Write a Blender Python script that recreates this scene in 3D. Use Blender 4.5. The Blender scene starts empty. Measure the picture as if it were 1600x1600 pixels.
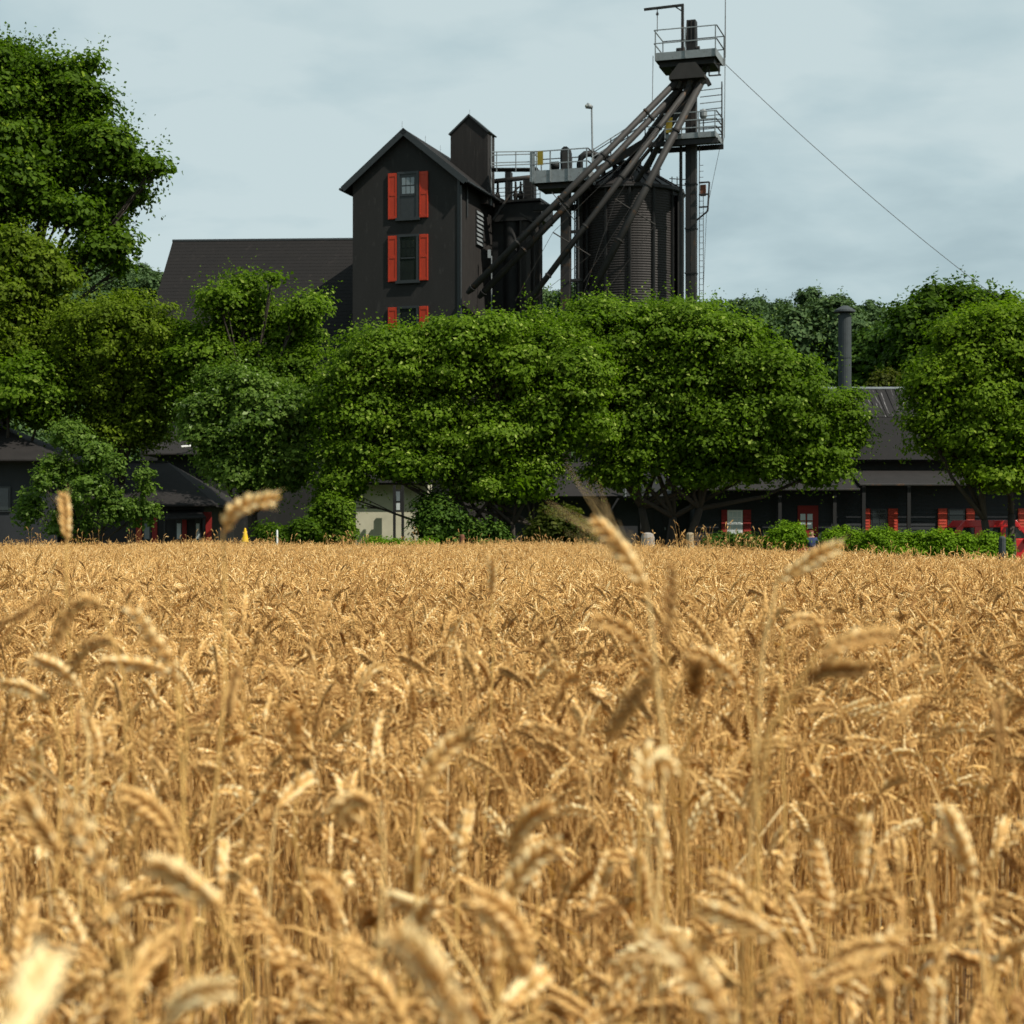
import bpy, math, random
import numpy as np
from mathutils import Vector, Matrix
R = math.radians
rnd = random.Random(7)
S = bpy.context.scene
COL = S.collection

# ------------------------------------------------------------------ camera, sky, sun
FPX = 2667.0            # focal length in pixels of the 1600 px photograph
HZ = 830.0              # row of the horizon
HC = 1.30               # eye height
cam_d = bpy.data.cameras.new('camera')
cam = bpy.data.objects.new('camera', cam_d); COL.objects.link(cam)
cam.location = (0, 0, HC); cam.rotation_euler = (R(90), 0, 0)
cam_d.sensor_width = 36; cam_d.lens = FPX / 1600 * 36
cam_d.shift_y = (HZ - 800) / 1600
cam_d.clip_start = 0.05; cam_d.clip_end = 6000
cam_d.dof.use_dof = True; cam_d.dof.focus_distance = 14; cam_d.dof.aperture_fstop = 7.5
S.camera = cam

SUN_EL = 49
sun_dir = Vector((math.cos(R(SUN_EL)) * .83, -math.cos(R(SUN_EL)) * .557, math.sin(R(SUN_EL))))
w = bpy.data.worlds.new('World'); S.world = w; w.use_nodes = True
nt = w.node_tree; N = nt.nodes; L = nt.links
for n in list(N): N.remove(n)
out = N.new('ShaderNodeOutputWorld'); bg = N.new('ShaderNodeBackground')
sky = N.new('ShaderNodeTexSky'); sky.sky_type = 'NISHITA'; sky.sun_disc = False
sky.sun_elevation = R(SUN_EL); sky.sun_rotation = math.atan2(sun_dir.x, sun_dir.y)
sky.air_density = 1.0; sky.dust_density = 1.5
tc = N.new('ShaderNodeTexCoord'); sep = N.new('ShaderNodeSeparateXYZ')
L.new(tc.outputs['Generated'], sep.inputs[0])
def wm(op, a, b=None):
    m = N.new('ShaderNodeMath'); m.operation = op
    for i, v in enumerate((a, b)):
        if v is None: continue
        if isinstance(v, (int, float)): m.inputs[i].default_value = v
        else: L.new(v, m.inputs[i])
    return m.outputs[0]
zz = wm('ADD', wm('MAXIMUM', sep.outputs[2], 0.0), 0.30)
cb = N.new('ShaderNodeCombineXYZ')
L.new(wm('DIVIDE', sep.outputs[0], zz), cb.inputs[0]); L.new(wm('DIVIDE', sep.outputs[1], zz), cb.inputs[1])
n1 = N.new('ShaderNodeTexNoise'); n1.inputs['Scale'].default_value = 1.9; n1.inputs['Detail'].default_value = 6; n1.inputs['Roughness'].default_value = .52
n1.inputs['Distortion'].default_value = .15
mp = N.new('ShaderNodeMapping'); mp.inputs['Location'].default_value = (3.1, 1.7, .4); mp.inputs['Scale'].default_value = (.8, 1.0, 1)
L.new(cb.outputs[0], mp.inputs[0]); L.new(mp.outputs[0], n1.inputs['Vector'])
n2 = N.new('ShaderNodeTexNoise'); n2.inputs['Scale'].default_value = 5.5; n2.inputs['Detail'].default_value = 5; n2.inputs['Distortion'].default_value = .4
L.new(mp.outputs[0], n2.inputs['Vector'])
rmp = N.new('ShaderNodeValToRGB'); L.new(wm('ADD', wm('MULTIPLY', n1.outputs[0], .68), wm('MULTIPLY', n2.outputs[0], .32)), rmp.inputs[0])
e = rmp.color_ramp.elements
e[0].position = .425; e[0].color = (3.0, 3.9, 4.15, 1)
e[1].position = .575; e[1].color = (4.35, 5.2, 5.3, 1)
m_ = rmp.color_ramp.elements.new(.505); m_.color = (3.65, 4.6, 4.8, 1)
mixw = N.new('ShaderNodeMixRGB'); mixw.inputs[0].default_value = .93
L.new(sky.outputs[0], mixw.inputs[1]); L.new(rmp.outputs[0], mixw.inputs[2])
L.new(mixw.outputs[0], bg.inputs[0]); bg.inputs[1].default_value = .112
L.new(bg.outputs[0], out.inputs[0])

sl = bpy.data.lights.new('sun', 'SUN'); sl.energy = 5.0; sl.angle = R(.6); sl.color = (1, .94, .83)
so = bpy.data.objects.new('sun', sl); COL.objects.link(so)
so.rotation_euler = sun_dir.to_track_quat('Z', 'Y').to_euler(); so.location = (30, -20, 60)
vs = S.view_settings; vs.view_transform = 'Standard'; vs.look = 'None'; vs.exposure = .28; vs.gamma = 1
vs.use_curve_mapping = False
S.cycles.max_bounces = 6; S.cycles.diffuse_bounces = 3; S.cycles.transmission_bounces = 3
S.cycles.use_denoising = True

# ------------------------------------------------------------------ helpers
def X(px, D): return (px - 800) / FPX * D
def Z(py, D): return HC + (HZ - py) / FPX * D
def P(px, py, D): return Vector((X(px, D), D, Z(py, D)))
def sstep(t):
    t = np.clip(t, 0, 1); return t * t * (3 - 2 * t)
def ground_z(x, y):
    x = np.asarray(x, float); y = np.asarray(y, float)
    z = -np.clip(x - 3, 0, 11) * .058 * sstep((y - 12) / 30)
    z = z + .035 * np.sin(x * .9 + 1) * np.sin(y * .55) * (y < 60)
    ridge = 23.6 + 7.6 * sstep((-x - 20) / 50) + .7 * np.sin(x * .06) + .5 * np.sin(x * .13 + 2)
    return z + ridge * sstep((y - 112) / 120)

def tag(o, label=None, cat=None, group=None, kind=None):
    if label: o['label'] = label
    if cat: o['category'] = cat
    if group: o['group'] = group
    if kind: o['kind'] = kind
    return o
def root(name, loc, label, cat, group=None):
    o = bpy.data.objects.new(name, None); COL.objects.link(o); o.location = loc
    o.empty_display_size = .2
    return tag(o, label, cat, group)
class Fr:                       # a turned local frame: x right, y away, z up (absolute)
    def __init__(s, x, y, rz=0, z=0):
        s.o = Vector((x, y, z)); s.c = math.cos(R(rz)); s.s = math.sin(R(rz))
    def __call__(s, p): return Vector((s.o.x + s.c * p[0] - s.s * p[1], s.o.y + s.s * p[0] + s.c * p[1], s.o.z + p[2]))
ID = Fr(0, 0)
class MB:
    def __init__(s, fr=ID): s.v = []; s.f = []; s.fr = fr; s.smooth = False
    def add(s, vs, fs, raw=False):
        b = len(s.v); s.v += [tuple(p if raw else s.fr(p)) for p in vs]; s.f += [tuple(b + i for i in f) for f in fs]; return s
    def box(s, x0, x1, y0, y1, z0, z1):
        return s.add([(x0, y0, z0), (x1, y0, z0), (x1, y1, z0), (x0, y1, z0), (x0, y0, z1), (x1, y0, z1), (x1, y1, z1), (x0, y1, z1)],
                     [(0, 3, 2, 1), (4, 5, 6, 7), (0, 1, 5, 4), (1, 2, 6, 5), (2, 3, 7, 6), (3, 0, 4, 7)])
    def prism(s, poly, y0, y1, axis='y'):      # polygon in (a,z) extruded along y (or along x)
        n = len(poly)
        g = (lambda a, z, t: (a, t, z)) if axis == 'y' else (lambda a, z, t: (t, a, z))
        vs = [g(a, z, y0) for a, z in poly] + [g(a, z, y1) for a, z in poly]
        fs = [tuple(range(n)), tuple(range(2 * n - 1, n - 1, -1))] + [(i, i + n, (i + 1) % n + n, (i + 1) % n) for i in range(n)]
        return s.add(vs, fs)
    def slab(s, a, b, c, d, t):                # four corners, thickness t downwards along normal
        a, b, c, d = [Vector(q) for q in (a, b, c, d)]
        nrm = (b - a).cross(d - a).normalized()
        if nrm.z < 0: nrm = -nrm
        lo = [q - nrm * t for q in (a, b, c, d)]
        return s.add([a, b, c, d] + lo, [(0, 1, 2, 3), (7, 6, 5, 4), (0, 4, 5, 1), (1, 5, 6, 2), (2, 6, 7, 3), (3, 7, 4, 0)])
    def tube(s, pts, r, n=8, cap=True):
        pts = [Vector(s.fr(p)) for p in pts]; rs = r if isinstance(r, (list, tuple)) else [r] * len(pts)
        b = len(s.v); up = Vector((0.03, .07, 1))
        for i, p in enumerate(pts):
            t = (pts[min(i + 1, len(pts) - 1)] - pts[max(i - 1, 0)]).normalized()
            u = t.cross(up)
            if u.length < .05: u = t.cross(Vector((1, 0, 0)))
            u.normalize(); v = t.cross(u)
            for k in range(n):
                a = 2 * math.pi * (k + .5) / n
                s.v.append(tuple(p + (u * math.cos(a) + v * math.sin(a)) * rs[i]))
        for i in range(len(pts) - 1):
            for k in range(n):
                s.f.append((b + i * n + k, b + i * n + (k + 1) % n, b + (i + 1) * n + (k + 1) % n, b + (i + 1) * n + k))
        if cap:
            s.f.append(tuple(b + k for k in range(n))[::-1]); s.f.append(tuple(b + (len(pts) - 1) * n + k for k in range(n)))
        return s
    def bar(s, p, q, w_, h_=None):             # square bar between two points
        return s.tube([p, q], (w_ / 2) * 1.414, 4)
    def lathe(s, prof, n=24, cx=0, cy=0):
        b = len(s.v)
        for r, z in prof:
            for k in range(n):
                a = 2 * math.pi * k / n
                s.v.append(tuple(s.fr((cx + r * math.cos(a), cy + r * math.sin(a), z))))
        for i in range(len(prof) - 1):
            for k in range(n):
                s.f.append((b + i * n + k, b + i * n + (k + 1) % n, b + (i + 1) * n + (k + 1) % n, b + (i + 1) * n + k))
        s.f.append(tuple(b + k for k in range(n))[::-1]); s.f.append(tuple(b + (len(prof) - 1) * n + k for k in range(n)))
        return s
    def build(s, name, mat, parent=None, smooth=False, bevel=0, label=None):
        off = Vector((0, 0, 0)); p = parent
        while p is not None: off += p.location; p = p.parent
        me = bpy.data.meshes.new(name)
        loc = Vector((0, 0, 0))
        if parent is None:
            xs = np.array(s.v); loc = Vector(((xs[:, 0].min() + xs[:, 0].max()) / 2, (xs[:, 1].min() + xs[:, 1].max()) / 2, xs[:, 2].min()))
        me.from_pydata([(v[0] - off.x - loc.x, v[1] - off.y - loc.y, v[2] - off.z - loc.z) for v in s.v], [], s.f)
        me.materials.append(mat)
        if smooth: me.shade_smooth()
        me.validate(); me.update()
        o = bpy.data.objects.new(name, me); COL.objects.link(o); o.parent = parent; o.location = loc
        if bevel:
            m = o.modifiers.new('bevel', 'BEVEL'); m.width = bevel; m.segments = 2; m.limit_method = 'ANGLE'
        if label: o['label'] = label
        return o
def np_mesh(name, V, F, mat, attrs=None, smooth=False):
    """V (n,3); F (m,k) one polygon size"""
    me = bpy.data.meshes.new(name); V = np.asarray(V, np.float32); F = np.asarray(F, np.int32)
    me.vertices.add(len(V)); me.vertices.foreach_set('co', V.ravel())
    k = F.shape[1]; me.loops.add(F.size); me.loops.foreach_set('vertex_index', F.ravel())
    me.polygons.add(len(F)); me.polygons.foreach_set('loop_start', np.arange(0, F.size, k, dtype=np.int32))
    me.polygons.foreach_set('loop_total', np.full(len(F), k, np.int32))
    if smooth: me.polygons.foreach_set('use_smooth', np.ones(len(F), bool))
    for an, av in (attrs or {}).items():
        at = me.attributes.new(an, 'FLOAT', 'POINT'); at.data.foreach_set('value', np.asarray(av, np.float32))
    me.materials.append(mat); me.update(calc_edges=True)
    return me
def link(name, me, parent=None, loc=(0, 0, 0)):
    o = bpy.data.objects.new(name, me); COL.objects.link(o); o.parent = parent; o.location = loc; return o

# ------------------------------------------------------------------ materials
def mat(name, c1, c2=None, rough=.8, scale=3, stretch=(1, 1, 1), metal=0, bump=.0, bscale=30, spec=.3, mid=.5, wid=.25, c3=None, s3=12):
    m = bpy.data.materials.new(name); m.use_nodes = True; t = m.node_tree; nn = t.nodes; ll = t.links
    b = nn['Principled BSDF']; b.inputs['Roughness'].default_value = rough; b.inputs['Metallic'].default_value = metal
    b.inputs['Specular IOR Level'].default_value = spec
    c2 = c2 or tuple(x * .72 for x in c1)
    g = nn.new('ShaderNodeTexCoord'); mp = nn.new('ShaderNodeMapping'); mp.inputs['Scale'].default_value = stretch
    ll.new(g.outputs['Object'], mp.inputs[0])
    no = nn.new('ShaderNodeTexNoise'); no.inputs['Scale'].default_value = scale; no.inputs['Detail'].default_value = 7; no.inputs['Roughness'].default_value = .62
    ll.new(mp.outputs[0], no.inputs['Vector'])
    r = nn.new('ShaderNodeValToRGB'); ll.new(no.outputs[0], r.inputs[0])
    r.color_ramp.elements[0].position = mid - wid; r.color_ramp.elements[0].color = (*c1, 1)
    r.color_ramp.elements[1].position = mid + wid; r.color_ramp.elements[1].color = (*c2, 1)
    src = r.outputs[0]
    if c3:
        n3 = nn.new('ShaderNodeTexNoise'); n3.inputs['Scale'].default_value = s3; n3.inputs['Detail'].default_value = 5
        ll.new(mp.outputs[0], n3.inputs['Vector'])
        r3 = nn.new('ShaderNodeValToRGB'); r3.color_ramp.elements[0].position = .60; r3.color_ramp.elements[1].position = .72
        ll.new(n3.outputs[0], r3.inputs[0])
        mx = nn.new('ShaderNodeMixRGB'); ll.new(r3.outputs[0], mx.inputs[0]); ll.new(src, mx.inputs[1]); mx.inputs[2].default_value = (*c3, 1)
        src = mx.outputs[0]
    ll.new(src, b.inputs['Base Color'])
    if bump:
        nb = nn.new('ShaderNodeTexNoise'); nb.inputs['Scale'].default_value = bscale; nb.inputs['Detail'].default_value = 4
        ll.new(g.outputs['Object'], nb.inputs['Vector'])
        bp = nn.new('ShaderNodeBump'); bp.inputs['Strength'].default_value = bump; bp.inputs['Distance'].default_value = .02
        ll.new(nb.outputs[0], bp.inputs['Height']); ll.new(bp.outputs[0], b.inputs['Normal'])
    return m
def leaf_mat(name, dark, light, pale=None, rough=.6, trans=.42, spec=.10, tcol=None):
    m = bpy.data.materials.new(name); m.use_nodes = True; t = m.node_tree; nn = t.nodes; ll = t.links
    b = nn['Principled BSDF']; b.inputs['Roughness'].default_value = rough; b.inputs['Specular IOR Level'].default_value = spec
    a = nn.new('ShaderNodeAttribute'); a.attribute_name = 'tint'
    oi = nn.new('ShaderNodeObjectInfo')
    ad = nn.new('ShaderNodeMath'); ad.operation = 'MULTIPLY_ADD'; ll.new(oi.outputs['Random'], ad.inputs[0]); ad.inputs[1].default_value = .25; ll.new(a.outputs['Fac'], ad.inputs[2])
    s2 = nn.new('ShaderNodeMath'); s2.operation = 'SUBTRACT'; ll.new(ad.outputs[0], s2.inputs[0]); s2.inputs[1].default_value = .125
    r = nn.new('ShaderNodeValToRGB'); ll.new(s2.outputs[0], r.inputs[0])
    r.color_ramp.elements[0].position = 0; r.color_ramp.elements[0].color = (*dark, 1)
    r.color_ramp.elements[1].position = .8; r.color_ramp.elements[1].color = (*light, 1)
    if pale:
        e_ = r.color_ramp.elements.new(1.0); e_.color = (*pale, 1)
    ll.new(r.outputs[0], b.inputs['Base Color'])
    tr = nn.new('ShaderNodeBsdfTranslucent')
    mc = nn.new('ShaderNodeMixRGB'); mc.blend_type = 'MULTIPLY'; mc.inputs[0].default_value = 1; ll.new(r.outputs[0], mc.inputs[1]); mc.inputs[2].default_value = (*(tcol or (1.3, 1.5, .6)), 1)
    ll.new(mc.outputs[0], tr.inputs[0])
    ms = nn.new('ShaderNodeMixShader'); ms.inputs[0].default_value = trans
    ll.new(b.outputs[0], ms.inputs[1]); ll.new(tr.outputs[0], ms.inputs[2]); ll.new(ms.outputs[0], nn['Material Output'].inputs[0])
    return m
M = dict(
    wall=mat('painted_siding', (0.01331, 0.0127, 0.0121), (0.01875, 0.01754, 0.01693), .8, 1.3, (1, 1, .35), bump=.15, c3=(0.02736, 0.02592, 0.02448), s3=5),
    side=mat('stained_siding', (0.01008, 0.008736, 0.008064), (0.02016, 0.01747, 0.01613), .8, 3.2, (1.6, 1.6, .12), bump=.2, c3=(0.04, 0.0344, 0.0304), s3=7),
    wallblue=mat('dark_clapboard', (0.01456, 0.01624, 0.01904), (0.0224, 0.02464, 0.028), .75, 1.5, (1, 1, .4), bump=.15),
    trim=mat('dark_trim', (0.0126, 0.0154, 0.0168), (0.021, 0.0245, 0.0266), .5, 6, spec=.5),
    roof=mat('dark_shingle', (0.004427, 0.00363, 0.003541), (0.007526, 0.005977, 0.005533), .9, .8, (1, 1, 1), bump=.3, bscale=14, c3=(0.01302, 0.01023, 0.0093), s3=3),
    roofgrey=mat('grey_shingle', (.0105, .0088, .0084), (.0175, .015, .0142), .9, 2, bump=.4, bscale=18),
    bleached=mat('bleached_shingle', (0.00896, 0.00832, 0.00832), (0.01792, 0.016, 0.016), .9, 1.6, (6.5, .3, .3), bump=.4, bscale=14, c3=(0.336, 0.32, 0.32), s3=2.2),
    red=mat('red_paint', (0.414, 0.036, 0.009), (0.324, 0.0252, 0.0081), .55, 5, (1, 1, .3), spec=.35, bump=.1),
    dred=mat('dull_red_paint', (.26, .016, .012), (.18, .012, .010), .6, 5),
    glass=mat('window_glass', (.10, .12, .13), (.16, .19, .20), .12, 1.2, spec=.8),
    dglass=mat('dark_glass', (.010, .013, .013), (.018, .022, .020), .1, 1.5, spec=.6),
    galv=mat('galvanised_steel', (0.24, 0.264, 0.272), (0.16, 0.176, 0.184), .55, 4, metal=.25, spec=.4, c3=(0.112, 0.104, 0.096), s3=9),
    steel=mat('fungus_stained_steel', (0.02356, 0.0217, 0.02046), (0.03844, 0.03534, 0.03286), .7, 2.5, (1, 1, .4), metal=.15, c3=(0.0682, 0.0434, 0.0279), s3=4),
    spout=mat('weathered_spout_steel', (0.038, 0.036, 0.0345), (0.024, 0.022, 0.021), .65, 1.6, metal=.2, c3=(0.0884, 0.0476, 0.0238), s3=3),
    dsteel=mat('black_steel', (0.011, 0.01155, 0.0121), (0.01925, 0.0187, 0.01815), .65, 3, metal=.1),
    silo=mat('corrugated_silo_steel', (0.01996, 0.01719, 0.01663), (0.02883, 0.02495, 0.02328), .62, 1.1, (1, 1, .25), metal=.15, c3=(0.0198, 0.01716, 0.0165), s3=5),
    yellow=mat('yellow_paint', (.26, .20, .02), (.19, .14, .015), .6, 6),
    ybright=mat('bright_yellow_plastic', (.75, .45, .01), (.6, .35, .01), .5, 6),
    cream=mat('cream_render', (0.51, 0.48, 0.36), (0.405, 0.3825, 0.285), .85, 2, bump=.1),
    white=mat('white_paint', (.72, .72, .70), (.6, .6, .58), .5, 5),
    stone=mat('grey_stone', (.30, .27, .24), (.2, .18, .16), .85, 9, bump=.4),
    wood=mat('weathered_timber', (.30, .24, .16), (.2, .16, .1), .85, 9, (1, 1, .1), bump=.3),
    rust=mat('rusty_post', (.17, .06, .03), (.11, .045, .028), .85, 9),
    bark=mat('tree_bark', (.045, .035, .026), (.025, .020, .016), .9, 6, (1, 1, .2), bump=.6, bscale=16),
    lawn=mat('lawn', (.035, .060, .012), (.055, .075, .018), .95, 1.2, bump=.3, bscale=20),
    soil=mat('dry_soil', (.16, .10, .05), (.10, .06, .03), .95, 5, bump=.6, bscale=24),
    gravel=mat('gravel_drive', (.20, .17, .14), (.14, .12, .10), .95, 9, bump=.4, bscale=60),
    carred=mat('red_car_paint', (.48, .012, .012), (.44, .010, .010), .25, 2, spec=.6),
    tyre=mat('tyre_rubber', (.02, .02, .02), (.03, .03, .03), .85, 6),
    chrome=mat('wheel_alloy', (.4, .4, .41), (.3, .3, .31), .35, 6, metal=.8),
    lampglass=mat('lamp_glass', (.6, .6, .55), (.5, .5, .45), .3, 5),
    skin=mat('skin', (.45, .26, .18), (.4, .22, .15), .6, 9),
    hair=mat('auburn_hair', (.16, .05, .025), (.1, .03, .018), .6, 30),
    shirt=mat('navy_shirt', (.035, .05, .13), (.025, .038, .1), .85, 9),
    trousers=mat('dark_trousers', (.02, .024, .035), (.03, .034, .045), .85, 9),
    wire=mat('wire_steel', (.10, .10, .10), (.07, .07, .07), .6, 5),
    conc=mat('blue_grey_post', (0.045, 0.054, 0.0585), (0.0315, 0.03825, 0.0405), .8, 6),
)
LM = dict(
    centre=leaf_mat('centre_leaves', (0.03386, 0.07072, 0.00431), (0.1209, 0.1994, 0.01006), (0.3264, 0.404, 0.08622)),
    yellowish=leaf_mat('fine_yellow_green_leaves', (0.05078, 0.08334, 0.005748), (0.1632, 0.2274, 0.01438), (0.3386, 0.3915, 0.08622)),
    silver=leaf_mat('silvery_leaves', (0.04197, 0.08466, 0.01097), (0.1573, 0.2387, 0.04023), (0.5994, 0.6651, 0.4389)),
    dark=leaf_mat('dark_maple_leaves', (0.02176, 0.04798, 0.002874), (0.07857, 0.1415, 0.007185), (0.1692, 0.2399, 0.01725), trans=.38),
    bright=leaf_mat('bright_hedge_leaves', (0.06045, 0.1263, 0.002613), (0.1429, 0.2411, 0.007838), (0.2198, 0.333, 0.02613), trans=.3),
    right=leaf_mat('right_tree_leaves', (0.04353, 0.08588, 0.00431), (0.1511, 0.2336, 0.01006), (0.3144, 0.404, 0.05029)),
    far=leaf_mat('haze_tinted_far_leaves', (0.0338, 0.0644, 0.0238), (0.0754, 0.1232, 0.0442), (0.1105, 0.161, 0.0595), trans=.15, rough=.8, spec=.1),  # distance haze put into the leaf colour: bluer and less saturated
    midt=leaf_mat('mid_wood_leaves', (0.01978, 0.04822, 0.005225), (0.06045, 0.1148, 0.01176), (0.1099, 0.1723, 0.02351), trans=.2, rough=.6, spec=.1),
    brownish=leaf_mat('olive_shrub_leaves', (.03, .045, .005), (.075, .088, .012), (.12, .13, .02)),
)
M['wheat'] = leaf_mat('ripe_wheat', (.38, .20, .062), (.85, .57, .215), (.98, .83, .48), rough=.6, trans=.34, spec=.2, tcol=(1.1, 1.0, .7))
M['straw'] = leaf_mat('wheat_straw', (.42, .23, .065), (.76, .50, .165), (.86, .65, .30), rough=.55, trans=.2, spec=.3, tcol=(1.1, 1.0, .7))
M['dryleaf'] = leaf_mat('dry_wheat_leaf', (.27, .15, .055), (.56, .37, .15), (.62, .52, .34), rough=.7, trans=.3, spec=.2, tcol=(1.1, 1.0, .7))

# ------------------------------------------------------------------ ground and hill
def grid(name, xs, ys, m, dz=0, zfun=ground_z):
    xx, yy = np.meshgrid(xs, ys); V = np.stack([xx, yy, zfun(xx, yy) + dz], -1).reshape(-1, 3)
    nx, ny = len(xs), len(ys); i = np.arange(nx - 1)[None, :] + nx * np.arange(ny - 1)[:, None]
    F = np.stack([i, i + 1, i + nx + 1, i + nx], -1).reshape(-1, 4)
    return link(name, np_mesh(name, V, F, m, smooth=True))
xs = np.unique(np.concatenate([np.linspace(-40, 40, 81), np.linspace(-300, 300, 61), [-3000, -1500, -700, 700, 1500, 3000]]))
ys = np.unique(np.concatenate([np.linspace(-60, 110, 86), np.linspace(110, 400, 59), [-3000, -1000, -300, 700, 1500, 3500]]))
tag(grid('ground', xs, ys, M['lawn']), kind='structure')
FIELD_Y = 47.5
tag(grid('field_soil', np.linspace(-34, 34, 60), np.linspace(-12, FIELD_Y, 60), M['soil'], .012), kind='structure')
tag(grid('gravel_drive', np.linspace(-34, 34, 60), np.linspace(60.5, 64.5, 6), M['gravel'], .012), kind='structure')

# ------------------------------------------------------------------ scattering (stuff only)
def scatter(name, pts, rots, scl, idx, protos):
    me = bpy.data.meshes.new(name); me.vertices.add(len(pts)); me.vertices.foreach_set('co', np.asarray(pts, np.float32).ravel())
    a = me.attributes.new('rot', 'FLOAT_VECTOR', 'POINT'); a.data.foreach_set('vector', np.asarray(rots, np.float32).ravel())
    a = me.attributes.new('scl', 'FLOAT_VECTOR', 'POINT'); a.data.foreach_set('vector', np.asarray(scl, np.float32).ravel())
    a = me.attributes.new('idx', 'INT', 'POINT'); a.data.foreach_set('value', np.asarray(idx, np.int32))
    o = link(name, me)
    c = bpy.data.collections.new(name + '_kinds')
    for k, pm in enumerate(protos):
        po = bpy.data.objects.new('%s_kind_%02d' % (name, k), pm); c.objects.link(po)
    g = bpy.data.node_groups.new(name + '_nodes', 'GeometryNodeTree')
    g.interface.new_socket('Geometry', in_out='INPUT', socket_type='NodeSocketGeometry')
    g.interface.new_socket('Geometry', in_out='OUTPUT', socket_type='NodeSocketGeometry')
    gn = g.nodes; gi = gn.new('NodeGroupInput'); go = gn.new('NodeGroupOutput')
    ip = gn.new('GeometryNodeInstanceOnPoints'); ci = gn.new('GeometryNodeCollectionInfo')
    ci.inputs['Collection'].default_value = c; ci.inputs['Separate Children'].default_value = True; ci.inputs['Reset Children'].default_value = True
    ip.inputs['Pick Instance'].default_value = True
    def na(nm, ty):
        n = gn.new('GeometryNodeInputNamedAttribute'); n.data_type = ty; n.inputs['Name'].default_value = nm
        return [q for q in n.outputs if q.name == 'Attribute' and q.enabled][0]
    gl = g.links
    gl.new(gi.outputs[0], ip.inputs['Points']); gl.new(ci.outputs[0], ip.inputs['Instance'])
    gl.new(na('idx', 'INT'), ip.inputs['Instance Index'])
    gl.new(na('rot', 'FLOAT_VECTOR'), ip.inputs['Rotation']); gl.new(na('scl', 'FLOAT_VECTOR'), ip.inputs['Scale'])
    gl.new(ip.outputs[0], go.inputs[0])
    md = o.modifiers.new('scatter', 'NODES'); md.node_group = g
    return o

# ------------------------------------------------------------------ foliage
def leaf_quads(rg, C, Nrm, size, tint):
    """rhombic folded leaves at C facing Nrm; 4 verts, 2 triangles each"""
    n = len(C); t = rg.normal(size=(n, 3)); t -= (t * Nrm).sum(1, keepdims=True) * Nrm; t /= np.linalg.norm(t, axis=1, keepdims=True) + 1e-9
    b = np.cross(Nrm, t); s = size[:, None]
    wd = rg.uniform(.55, .85, (n, 1))
    V = np.empty((n, 4, 3)); V[:, 0] = C - t * s * .5; V[:, 2] = C + t * s * .5 - Nrm * s * .12
    V[:, 1] = C + b * s * .5 * wd + Nrm * s * .10 + t * s * .06; V[:, 3] = C - b * s * .5 * wd + Nrm * s * .10 + t * s * .06
    i = np.arange(n)[:, None] * 4
    F = np.concatenate([i + [0, 1, 2], i + [0, 2, 3]], 1).reshape(-1, 3)
    return V.reshape(-1, 3), F, np.repeat(tint, 4)
def unit(a): return a / (np.linalg.norm(a, axis=1, keepdims=True) + 1e-9)
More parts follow.
